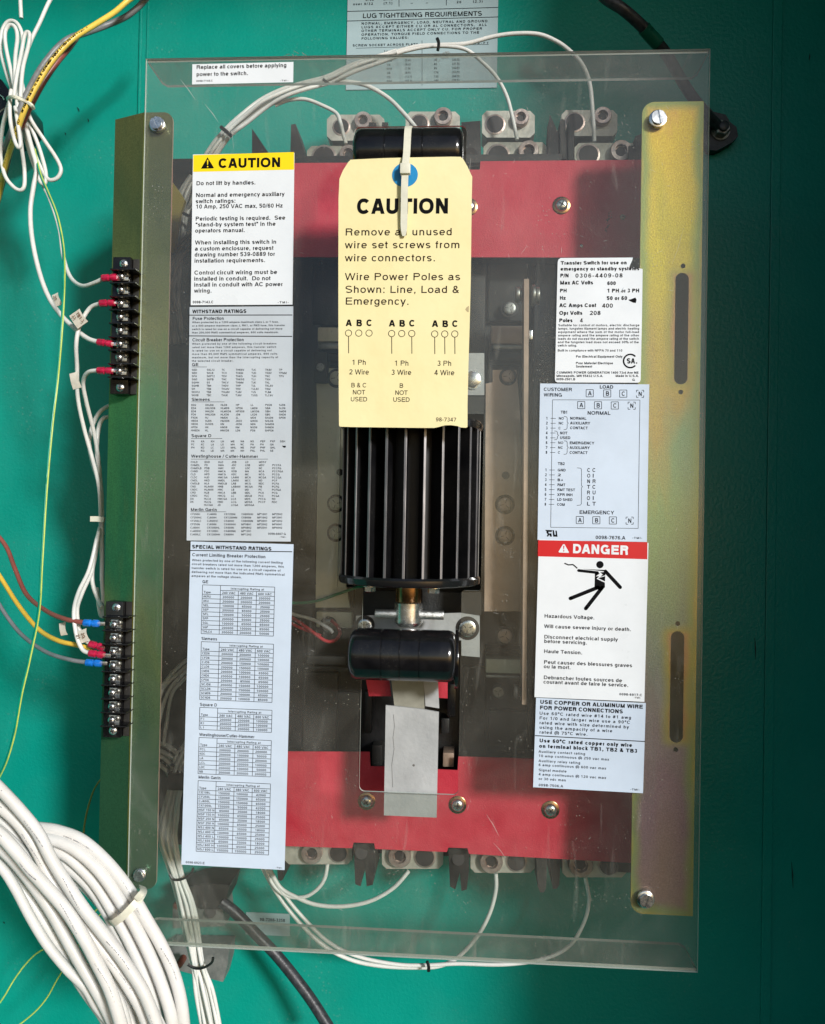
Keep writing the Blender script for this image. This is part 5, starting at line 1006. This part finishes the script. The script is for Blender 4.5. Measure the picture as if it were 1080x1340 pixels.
table('GE', 265.4, 765.3, ['AKRU|200000|200000|200000', 'AKU|200000|200000|200000', 'SEL|100000|65000|25000', 'SEP|200000|65000|25000', 'SFL|100000|50000|25000', 'SFP|200000|50000|25000', 'SGL|100000|65000|65000', 'SGP|200000|100000|65000', 'THLC4|200000|200000|50000'], 5.82, 265, 763)
table('Siemens', 263.8, 839.6, ['CED6|200000|200000|100000', 'CFD6|200000|200000|100000', 'CJD6|200000|150000|100000', 'CLD6|200000|150000|100000', 'CMD6|200000|100000|65000', 'CND6|200000|100000|65000', 'CPD6|200000|85000|65000', 'SCJD6|200000|150000|100000', 'SCLD6|200000|150000|100000', 'SCMD6|200000|100000|65000', 'SCND6|200000|100000|85000'], 5.85, 263.6, 837.4)
table('Square D', 261.7, 925.6, ['FI|200000|200000|100000', 'KI|200000|200000|100000', 'LI|200000|200000|100000'], 5.6, 261.6, 923.6)
table('Westinghouse/Cutler-Hammer', 260.8, 965, ['FCL|200000|200000|200000', 'KDC|200000|100000|50000', 'LA|200000|200000|200000', 'LCL|200000|200000|100000', 'LDC|200000|100000|50000', 'NB|200000|200000|200000'], 5.9, 260.9, 963)
table('Merlin Gerin', 259.6, 1021.4, ['CE106L|150000|100000|42000', 'CF250L|150000|150000|65000', 'CJ400L|150000|150000|65000', 'CK1000L|150000|50000|42000', 'NSF 150 N|65000|35000|18000', 'NSF 150 H|100000|65000|25000', 'NSF 250 N|65000|35000|18000', 'NSF 250 H|100000|65000|25000', 'NSJ 400 N|65000|35000|18000', 'NSJ 400 H|100000|65000|25000', 'NSJ 400 L|150000|150000|25000', 'NSJ 600 N|65000|35000|18000', 'NSJ 600 H|100000|65000|25000', 'NSJ 600 L|150000|150000|25000'], 5.78, 259.8, 1018.6)
s.text(ink_g, '0098-6923.E', 243, 1129.6, 269, 3, 'tiny'); tmi(s, 361, 1136.2, 9, 1.9); s.finish(names)
# transfer switch data sticker with its torn corner
s = Sheet((732, 337.5), (843, 337.5), (838, 500.5), (726.5, 500.8), SH)
out = [(734, 337.6), (828.5, 337), (827.2, 341.5), (824.8, 346.5), (823.5, 350.4), (827, 351), (829.5, 349.6), (833, 351.8), (836, 351), (841.2, 352), (840.2, 420), (838.6, 497), (837.6, 499.6), (835, 500.8), (729.5, 500.4), (727, 499), (726.3, 496.4), (730, 343), (731, 339.6)]
s.sheet('sticker', st_white, cv, outline=out, label='white data sticker with a torn upper right corner')
for t, x0, y, x1, cap, key in (('Transfer Switch for use on', 733.8, 346.4, 819, 4.6, 'bold'), ('emergency or standby systems', 733.4, 354.2, 835, 4.6, 'bold'), ('P/N', 733, 363, 744.5, 4.8, 'bold'), ('0306-4409-08', 752.8, 363.3, 814, 5.2, 'reg'), ('Max AC Volts', 732.8, 372.4, 775.8, 4.9, 'bold'), ('600', 794.6, 373, 806, 4.7, 'bold'), ('PH', 732.6, 382.6, 742, 4.7, 'bold'), ('1 PH or 3 PH', 794.6, 382.8, 836, 4.9, 'bold'), ('Hz', 732.4, 392.2, 740.5, 4.7, 'bold'), ('50 or 60', 794, 392.6, 820.5, 4.9, 'bold'), ('AC Amps Cont', 732, 402, 779.6, 4.9, 'bold'), ('400', 787.8, 402.6, 802.2, 5.3, 'reg'), ('Opr Volts', 731.8, 412, 762, 4.9, 'bold'), ('208', 771.6, 412.2, 786.2, 5.3, 'reg'), ('Poles', 731.6, 421.6, 749.4, 4.8, 'bold'), ('4', 759, 421.8, 763, 5.2, 'reg')):
    s.text(ink, t, x0, y, x1, cap, key)
for i, (t, x1) in enumerate((('Suitable for control of motors, electric discharge', 835), ('lamps, tungsten filament lamps and electric heating', 834.6), ('equipment where the sum of the motor full-load', 834.4), ('ampere rating and the ampere rating of the other', 834.4), ('loads do not exceed the ampere rating of the switch', 834.2), ('and the tungsten load does not exceed 30% of the', 834), ('switch rating.', 755))): s.text(ink_g, t, 730.6 - i * .12, 427 + i * 4.42, x1, 2.9, 'tiny')
s.text(ink_g, 'Built in compliance with NFPA 70 and 110', 729.8, 460, 813, 2.9, 'tiny')
for t, x0, y, x1 in (('For Electrical Equipment Only', 753.8, 468, 813.6), ('Pour Material Electrique', 753.6, 476.6, 801.5), ('Seulement', 753.6, 481, 774.8)): s.text(ink_g, t, x0, y, x1, 3, 'tinybold')
for t, x0, y, x1 in (('CUMMINS POWER GENERATION 1400 73rd Ave NE', 728.4, 488.8, 833.6), ('Minneapolis, MN 55432 U.S.A.', 728.2, 493.2, 788.4), ('Made in U.S.A.', 805.6, 493.2, 835.6), ('0099-2501.B', 728, 497.6, 752.6), ('G', 827.4, 498.4, 831)): s.text(ink_g, t, x0, y, x1, 2.9, 'tinybold')
s.circle(ink, 825, 472.4, 8.6, 2.0, 42, 318, 30); s.text(ink, 'SA', 820, 475.7, 831, 6.8, 'bold'); s.circle(ink, 833.2, 475, .9)
s.poly(ink, [(822.6, 392.2), (826, 391.6), (831.6, 389.4), (833.2, 392.4), (832.2, 396.4), (828.8, 396), (824, 393.6)], .0002); s.poly(st_grey, [(815, 377), (812, 382), (809, 386), (813.5, 381), (817, 376)], .0002)
s.finish(names)
# customer wiring sticker
s = Sheet((707.2, 501.8), (850, 503), (846.6, 709.2), (703.4, 706.4), SH); s.sheet('sticker', st_blue, cv, label='bluish customer wiring diagram sticker')
def W(x, y): return 695 + x / 6.381, 500 + y / 6.381
def wt(t, x0, y, x1, cap=3.4, key='tinybold'): a = W(x0, y); c = W(x1, y); s.text(ink_g, t, a[0], a[1], c[0], cap, key)
def wl(x0, y0, x1, y1, t=.55): s.line(ink_g, *W(x0, y0), *W(x1, y1), t)
wt('CUSTOMER', 106, 74, 340, 4.4, 'reg'); wt('WIRING', 106, 120, 258, 4.4, 'reg'); wt('LOAD', 572, 54, 686, 4.4, 'tinybold')
for row, y, xs in ((0, 93, (491, 637, 771, 911)), (1, 192, (420, 560, 700, 841)), (2, 1152, (408, 546, 684, 824))):
    for L, x in zip('ABCN', xs):
        h2 = 30; yy = y + (x - xs[0]) * .012
        if L != 'N':
            for dx, dy, ex, ey in ((-h2, -h2, h2, -h2), (-h2, h2, h2, h2), (-h2, -h2, -h2, h2), (h2, -h2, h2, h2)): wl(x + dx, yy + dy, x + ex, yy + ey, .7)
        else:
            for sx in (-1, 1):
                for sy in (-1, 1): wl(x + sx * h2, yy + sy * h2, x + sx * h2 * .45, yy + sy * h2, .7); wl(x + sx * h2, yy + sy * h2, x + sx * h2, yy + sy * h2 * .45, .7)
        wt(L, x - 15, yy + 18, x + 16, 5.6, 'reg')
wl(180, 148, 910, 150); wl(180, 148, 165, 1212); wl(910, 150, 895, 1222); wl(165, 1212, 895, 1222)
wt('NORMAL', 470, 272, 660, 4.6, 'reg'); wt('EMERGENCY', 403, 1100, 688, 4.6, 'reg'); wt('TB1', 248, 262, 306, 3.6); wt('TB2', 224, 692, 282, 3.6)
for i, (n, t) in enumerate(zip('12345678', ('NO', 'NC', 'C', '', '', 'NO', 'NC', 'C'))):
    y = 303 + i * 40.7; xx = 126 - i * .6; wt(n, xx, y + 10, xx + 15, 3.6); wl(165 - i * .6, y, 207 - i * .6, y, .6)
    if t: wt(t, 231 - i, y + 10, 231 - i + 22 * len(t), 3.3, 'tiny')
for i, (n, t) in enumerate(zip('12345678', ('GND', '2', 'B+', 'RMT', 'RMT TEST', 'XFR INH', 'LD SHED', 'COM'))):
    y = 734 + i * 41; xx = 118 - i * .8; wt(n, xx, y + 10, xx + 15, 3.6); wl(154 - i * .6, y, 199 - i * .6, y, .6); wt(t, 222 - i * .7, y + 11, 222 + (18.5 * len(t) + (12 if len(t) < 4 else 0)) - i, 3.4, 'tinybold')
for t, y, x1 in (('NORMAL', 313, 461), ('AUXILIARY', 353, 492), ('CONTACT', 393, 472)): wt(t, 326, y, x1, 3.5)
for t, y, x1 in (('NOT', 436, 304), ('USED', 475, 328)): wt(t, 242, y, x1, 3.5)
for t, y, x1 in (('EMERGENCY', 518, 525), ('AUXILIARY', 558, 488), ('CONTACT', 599, 470)): wt(t, 322, y, x1, 3.5)
def brace(x0, x1, ya, yb):
    ym = (ya + yb) / 2; p = [(x0, ya), (x1 - 6, ya + 3), (x1, ya + 14), (x1, ym - 8), (x1 + 10, ym), (x1, ym + 8), (x1 - 1, yb - 14), (x1 - 8, yb - 3), (x0 - 2, yb)]
    for a, c in zip(p, p[1:]): wl(*a, *c, .55)
brace(275, 303, 287, 398); brace(195, 222, 408, 482); brace(275, 303, 490, 604); brace(385, 422, 716, 1030)
for i, (a, c) in enumerate(zip('CONTROL', 'CIRCUIT')): y = 750 + i * 46.8; wt(a, 469 - i * .6, y, 496 - i * .6, 4.9, 'reg'); wt(c, 512, y, 541 - (14 if c == 'I' else 0), 4.9, 'reg')
s.poly(ink, [W(*p) for p in ((118, 1234), (178, 1236), (172, 1252), (146, 1250), (150, 1264), (170, 1262), (176, 1290), (160, 1290), (154, 1274), (144, 1290), (132, 1288), (140, 1270), (130, 1258), (130, 1246))])
s.poly(ink, [W(*p) for p in ((180, 1236), (192, 1236), (198, 1274), (208, 1274), (204, 1240), (216, 1240), (222, 1292), (186, 1290))])
wt('0098-7676.A', 538, 1310, 782, 4.4, 'reg'); wt('-TMI-', 846, 1308, 926, 2.4); s.finish(names)
# danger sticker
s = Sheet((704.4, 706.8), (847.4, 709.4), (845, 919.4), (700.6, 911.4), SH + .0002); s.sheet('sticker', st_white, cv, label='white sticker with a red danger band and falling figure')
def D_(x, y): return 695 + x / 6.381, 700 + y / 6.381
s.poly(b_red, [(704.4, 706.8), (847.4, 709.4), (847.2, 731.8), (703.9, 728)], .00006)
s.poly(st_white, [D_(*p) for p in ((230, 140), (268, 78), (280, 78), (318, 146), (312, 150), (236, 147))]); s.poly(b_red, [D_(*p) for p in ((269, 90), (279, 90), (276, 122), (271, 122))], .0002); s.circle(b_red, *D_(273.5, 133), .9, lift=.0002)
a = D_(343, 152); c = D_(806, 165); s.text(st_white, 'DANGER', a[0], a[1], c[0], 12, 'bold')
s.circle(ink, *D_(576, 248), 4.7)
def limb(pts, w):
    for a, c in zip(pts, pts[1:]): s.line(ink, *D_(*a), *D_(*c), w)
    for a in pts: s.circle(ink, *D_(*a), w / 2, n=14)
limb([(283, 238), (312, 250), (352, 248), (384, 276)], 1.6); limb([(398, 297), (556, 315)], 3.6); s.poly(ink, [D_(*p) for p in ((430, 284), (632, 293), (640, 306), (600, 302))])
limb([(622, 304), (745, 437)], 4.6); s.poly(ink, [D_(*p) for p in ((534, 318), (552, 318), (576, 322), (540, 346), (570, 344), (548, 366), (617, 398), (618, 436), (588, 470), (530, 444), (532, 400))]); s.poly(ink, [D_(*p) for p in ((560, 360), (620, 344), (618, 388))])
s.poly(ink, [D_(*p) for p in ((578, 312), (618, 310), (622, 336), (580, 350), (600, 330))])
limb([(560, 438), (330, 530)], 4.8); limb([(594, 440), (458, 614)], 4.8)
for t, x0, y, x1 in (('Hazardous Voltage.', 110, 690, 523), ('Will cause severe injury or death.', 108, 776, 820), ('Disconnect electrical supply', 108, 864, 712), ('before servicing.', 108, 901, 462), ('Haute Tension.', 107, 985, 423), ('Peut causer des blessures graves', 106, 1075, 828), ('ou la mort.', 105, 1112, 328), ('Debrancher toutes sources de', 104, 1203, 746), ('courant avant de faire le service.', 103, 1240, 797)):
    a, c = D_(x0, y), D_(x1, y); s.text(ink, t, a[0], a[1], c[0], 4.6, 'reg')
s.text(ink_g, '0098-6917.C', 810.5, 909.8, 839.8, 3, 'tinybold'); tmi(s, 829.5, 913.8, 9, 2); s.finish(names)
# copper or aluminium wire sticker
s = Sheet((700.8, 912.6), (845, 920.4), (842, 1037.6), (698.8, 1030.6), SH + .0001); s.sheet('sticker', st_blue, cv, label='bluish sticker about copper or aluminum wire')
def Y(x, y): return 690 + x / 6.75, 890 + y / 6.75
def yt(t, x0, y, x1, cap, key, m=ink): a, c = Y(x0, y), Y(x1, y); s.text(m, t, a[0], a[1], c[0], cap, key)
yt('USE COPPER OR ALUMINUM WIRE', 112, 208, 1000, 5, 'bold'); yt('FOR POWER CONNECTIONS', 110, 258, 830, 5, 'bold')
for t, y, x1 in (('Use 60°C rated wire #14 to #1 awg', 304, 900), ('For 1/0 and larger wire use a 90°C', 346, 892), ('rated wire with size determined by', 388, 880), ('using the ampacity of a wire', 429, 738), ('rated @ 75°C wire.', 471, 526)): yt(t, 107, y, x1, 3.9, 'reg', ink_g)
s.line(ink, *Y(70, 490), *Y(1042, 542), 1.1)
yt('Use 60°C rated copper only wire', 106, 548, 908, 4.7, 'bold'); yt('on terminal block TB1, TB2 & TB3', 104, 596, 952, 4.7, 'bold')
for t, y, x1 in (('Auxiliary contact rating', 640, 505), ('10 amp continuous @ 250 vac max', 678, 710), ('Auxiliary relay rating', 722, 462), ('6 amp continuous @ 600 vac max', 758, 685), ('Signal module', 803, 344), ('4 amp continuous @ 120 vac max', 841, 684), ('or 30 vdc max', 881, 338), ('0098-7506.A', 936, 314)): yt(t, 100, y, x1, 3.2, 'tiny', ink_g)
tmi(s, 825, 1034, 12, 2.4); s.finish(names)

# ================================================================== placards on the back wall
t = thing('wall_placard', 'pale placard about lug tightening on the green wall behind the top cover edge', 'placard', tuple(P(553, 60, .001)))
s = Sheet((455, -60), (652.5, -64), (651, 114), (454, 118), .0012); s.sheet('placard_sheet', st_wall, t, .0008)
for y in (9.5, 15.8 + 0,): pass
s.line(ink_g, 454.8, 15, 652, 9.8, .9); s.line(ink_g, 454.6, 27.6, 652, 22.2, .9)
s.text(ink, 'LUG TIGHTENING REQUIREMENTS', 474.5, 23.8, 633, 6.2, 'reg')
for t_, y, x1 in (('NORMAL, EMERGENCY, LOAD, NEUTRAL AND GROUND', 32.4, 640), ('LUGS ACCEPT EITHER CU OR AL CONNECTORS.  ALL', 37.2, 639), ('OTHER TERMINALS ACCEPT ONLY CU. FOR PROPER', 42, 633), ('OPERATION, TORQUE FIELD CONNECTIONS TO THE', 47, 629), ('FOLLOWING VALUES:', 52, 536)): s.text(ink_g, t_, 473, y, x1, 3.2, 'tinybold')
s.text(ink_g, 'SCREW SOCKET ACROSS FLATS', 461.5, 61, 549, 3, 'tinybold'); s.text(ink_g, 'MINIMUM TORQUE LB-FT', 556, 59, 640, 2.6, 'tinybold'); s.line(ink_g, 466, 63.2, 640, 58, .5); s.line(ink_g, 552.5, 53, 552.5, 112, .6); s.text(ink_g, 'Inch', 503, 68.6, 516, 3, 'tinybold')
for i, (a, c) in enumerate((('3/16', '(4.8)'), ('7/32', '(5.6)'), ('1/4', '(6.4)'), ('5/16', '(7.9)'), ('3/8', '(9.5)'), ('1/2', '(12.7)'), ('9/16', '(14.3)'))): y = 75 + i * 5.4; s.text(ink_g, a, 506, y + .4, None, 2.9, 'tinybold'); s.text(ink_g, c, 530, y, None, 2.9, 'tinybold'); s.text(ink_g, str(10 + 25 * i), 568, y - .4, None, 2.9, 'tinybold'); s.text(ink_g, '(%d.5)' % (9 + 11 * i), 592, y - .8, None, 2.9, 'tinybold')
s.text(ink_g, 'over 9/32', 462, 7, 489, 3.2, 'tinybold'); s.text(ink_g, '(7.1)', 502, 6, 514, 3.2, 'tinybold'); s.text(ink_g, '9/32', 478, 1.2, 490, 3.2, 'tinybold'); s.text(ink_g, '(7.1)', 502, .6, 514, 3.2, 'tinybold')
s.text(ink_g, '20', 597.5, 4.4, 604, 3.2, 'tinybold'); s.text(ink_g, '(2.3)', 619, 3.6, 632, 3.2, 'tinybold'); s.line(ink_g, 522, -60, 522.4, 8.5, .8); s.line(ink_g, 584, -60, 584.3, 7, .8); s.text(ink_g, '-', 537, 5.4, 541, 3, 'tinybold'); s.text(ink_g, '-', 557, 5, 561, 3, 'tinybold')
s.finish(names)
t = thing('wall_placard', 'small pale tag on the green wall below the special ratings sticker', 'placard', tuple(P(350, 1210, .001)))
s = Sheet((322, 1194.5), (379, 1195.5), (379.5, 1226), (322, 1222), .0012); s.sheet('placard_sheet', st_wall, t, .0008); s.text(ink_g, '98-7266-3358', 340, 1205, 374, 4, 'tiny'); s.finish(names)

# ================================================================== lettering on the paper wire markers
for o, c, an, s_, w_, h_, i in MARKERS:
    q = Sheet.__new__(Sheet); q.h = .2; q.S = s_; rt = Matrix.Rotation(an, 3, 'Y'); q.e1 = rt @ Vector((1, 0, 0)); q.e2 = rt @ Vector((0, 0, -1)); q.tl = c - q.e1 * w_ / 2 * s_ - q.e2 * h_ / 2 * s_ + FR * .0031; q.v = {}; q.f = {}; q.obj = o
    mk = mat('faded_brown_ink', (.2, .11, .07), .7)
    for j, tt in enumerate({0: ['21'], 1: ['TB1-3', '23'], 3: ['2G', '21']}[i]): q.text_uv(mk, tt, 4 * s_, (6.4 + 7 * j) * s_, 4.2 * s_, None, 'tinybold')
    q.finish({})

# ================================================================== cream tag
TG = .2635
t = thing('caution_tag', 'cream card caution tag with a blue ring hanging in front of the motor', 'tag', tuple(P(530, 228, TG)))
out = [(459, 209), (470, 208.4), (500, 207), (528, 206.2), (560, 205.6), (590, 205), (603, 205.2), (607, 209), (612, 218), (617, 229), (618.2, 231), (617.6, 260), (617, 300), (616.4, 360), (615, 420), (613.2, 480), (612, 530), (612, 558.6), (610, 559.8), (603.5, 559.4), (598.5, 557.4), (590, 556.3), (582, 556.6), (574, 558.8), (568, 560), (540, 559.8), (500, 559.3), (460, 558.8), (444.8, 558.2), (443.8, 556), (443.4, 500), (443, 420), (443, 340), (443.2, 260), (444.4, 234), (449, 223), (456, 212)]
s = Sheet((443.5, 207), (617, 206), (612, 560), (443.5, 558.5), TG)
b = B(); pts = [(q.x, q.z) for q in (s.at(*s.uv(*p)) for p in out)]; c0 = P(530, 229, TG)
hl = [(c0.x + .0031 * math.cos(k * math.pi / 8), c0.z + .0031 * math.sin(k * math.pi / 8)) for k in range(16)]
s.obj = b.plate(pts, [hl], -TG, -TG + .0004).done('card', paper_y, t, False)
c0 = P(530.2, 229, TG); bb = B(); ro = [(c0.x + 17 * S(TG) * math.cos(k * math.pi / 20), c0.z + 16 * S(TG) * math.sin(k * math.pi / 20)) for k in range(40)]
ri = [(c0.x + .0031 * math.cos(k * math.pi / 8), c0.z + .0031 * math.sin(k * math.pi / 8)) for k in range(16)]
bb.plate(ro, [ri], -TG - .0003, -TG - .00008).done('reinforcement_ring', blue_ring, t, False)
ink_d = ink_b.copy(); ink_d.name = 'diagram_ink'; ink_h = ink.copy(); ink_h.name = 'heading_ink'
s.text(ink_h, 'CAUTION', 466.3, 280, 589.5, 20.4, 'bold', lift=.00012)
def G(x, y): return 430 + x / 5.4, 360 + y / 5.4
for tt, x0, y, x1 in (('Remove all unused', 451.5, 308.2, 593.8), ('wire set screws from', 451.2, 325, 604), ('wire connectors.', 451.2, 342, 572), ('Wire Power Poles as', 451.2, 366.6, 604.4), ('Shown: Line, Load &', 451.6, 383.2, 603.2), ('Emergency.', 451.6, 398.6, 537.2)): s.text(ink_b, tt, x0, y, x1, 9.4, 'light')
for (x0, dx, y0), legs in (((142, 72.5, 362), (1, 0, 0)), ((447, 71, 365), (1, 0, 1)), ((751, 71, 368), (1, 1, 1))):
    for j, L in enumerate('ABC'):
        x = x0 + dx * j; a = G(x - 21, y0 - 2); s.text(ink, L, a[0], a[1], a[0] + 8.6, 8.6, 'bold')
        s.circle(ink_d, *G(x, y0 + 48), 4.2, .85)
        if legs[j]: s.line(ink_d, *G(x, y0 + 72), *G(x + 1, y0 + 190), .95)
for tt, x, y, cap in (('1 Ph', 216, 634, 6.7), ('2 Wire', 216, 702, 6.7), ('B & C', 215, 793, 5.8), ('NOT', 215, 843, 5.8), ('USED', 215, 892, 5.8), ('1 Ph', 517, 640, 6.7), ('3 Wire', 515, 705, 6.7), ('B', 515, 796, 5.8), ('NOT', 515, 846, 5.8), ('USED', 515, 895, 5.8), ('3 Ph', 819, 641, 6.7), ('4 Wire', 819, 707, 6.7)):
    a = G(x, y); s.ctext(ink_d, tt, a[0], a[1], cap, 'light', 1.0)
a = G(758, 1033); c = G(904, 1033); s.text(ink_d, '98-7347', a[0], a[1], c[0], 5, 'light')
s.poly(mat('brown_stain', (.45, .36, .2), .8), [(613.9, 400), (610.5, 402.5), (609, 405), (611.5, 408), (613.6, 408.6)], .0001)
s.finish(names)
# zip tie: over the handle, head in the tag hole, long tail hanging in front
t = thing('zip_tie', 'clear nylon zip tie looped over the upper handle with its tail over the tag', 'zip tie', tuple(P(531, 215, .268)))
hy = P(536, 204, .235).z; hr = r1 + .0012; zx = P(533, 190, .26).x; loop = []
for k in range(0, 17):
    a = R(-150 + k * 15) ; loop.append(Vector((zx + .0006 * math.cos(a), -.235 - hr * math.cos(a), hy + hr * math.sin(a))))
loop = [Vector((zx, -.235 - hr * math.cos(R(a)), hy + hr * math.sin(R(a)))) for a in range(150, 10, -12)]
top = [Vector((zx, -.235 - hr * math.cos(R(a)), hy + hr * math.sin(R(a)))) for a in range(10, -15, -8)]
c1 = P(532, 196, .2645); 
def belt(pts, wd, th):
    b = B(); rings = []
    for i, p in enumerate(pts):
        tg = (pts[min(i + 1, len(pts) - 1)] - pts[max(i - 1, 0)]).normalized(); v = Vector((1, 0, 0)); v = (v - tg * v.dot(tg)).normalized(); u = tg.cross(v)
        ww = wd[i] if isinstance(wd, list) else wd
        rings.append([b.bm.verts.new(p + v * x * ww / 2 + u * y * th / 2) for x, y in ((-1, -1), (1, -1), (1, 1), (-1, 1))])
    for a, c in zip(rings, rings[1:]):
        for k in range(4): b.bm.faces.new((a[k], a[(k + 1) % 4], c[(k + 1) % 4], c[k]))
    b.bm.faces.new(rings[0][::-1]); b.bm.faces.new(rings[-1]); return b
up = [Vector((zx, -.235 - hr * math.cos(R(a)), hy + hr * math.sin(R(a)))) for a in range(170, 5, -11)]
up += [P(532.5, 200, .2645), P(531.5, 210, .267), P(530.5, 217, .2685)]
belt(up, 9.3 * S(.26), .0012).done('strap', tie_w, t, True, 40)
h_ = B().box(P(530.6, 221.5, .269), (13.5 * S(.269), .0055, 14 * S(.269)), .0009); h_.done('head', tie_w, t, True, 30)
tail = spline(PP([(530.4, 226, .269), (529.8, 240, .2685), (529.4, 255, .268), (529.2, 270, .2675), (529, 285, .267), (528.8, 300, .2665), (528.8, 309, .266)]), 4)
belt(tail, [9 * S(.27)] * (len(tail) - 6) + [8.6 * S(.27), 8 * S(.27), 7 * S(.27), 6 * S(.27), 5 * S(.27), 3.6 * S(.27)], .001).done('tail', tie_w, t, True, 40)
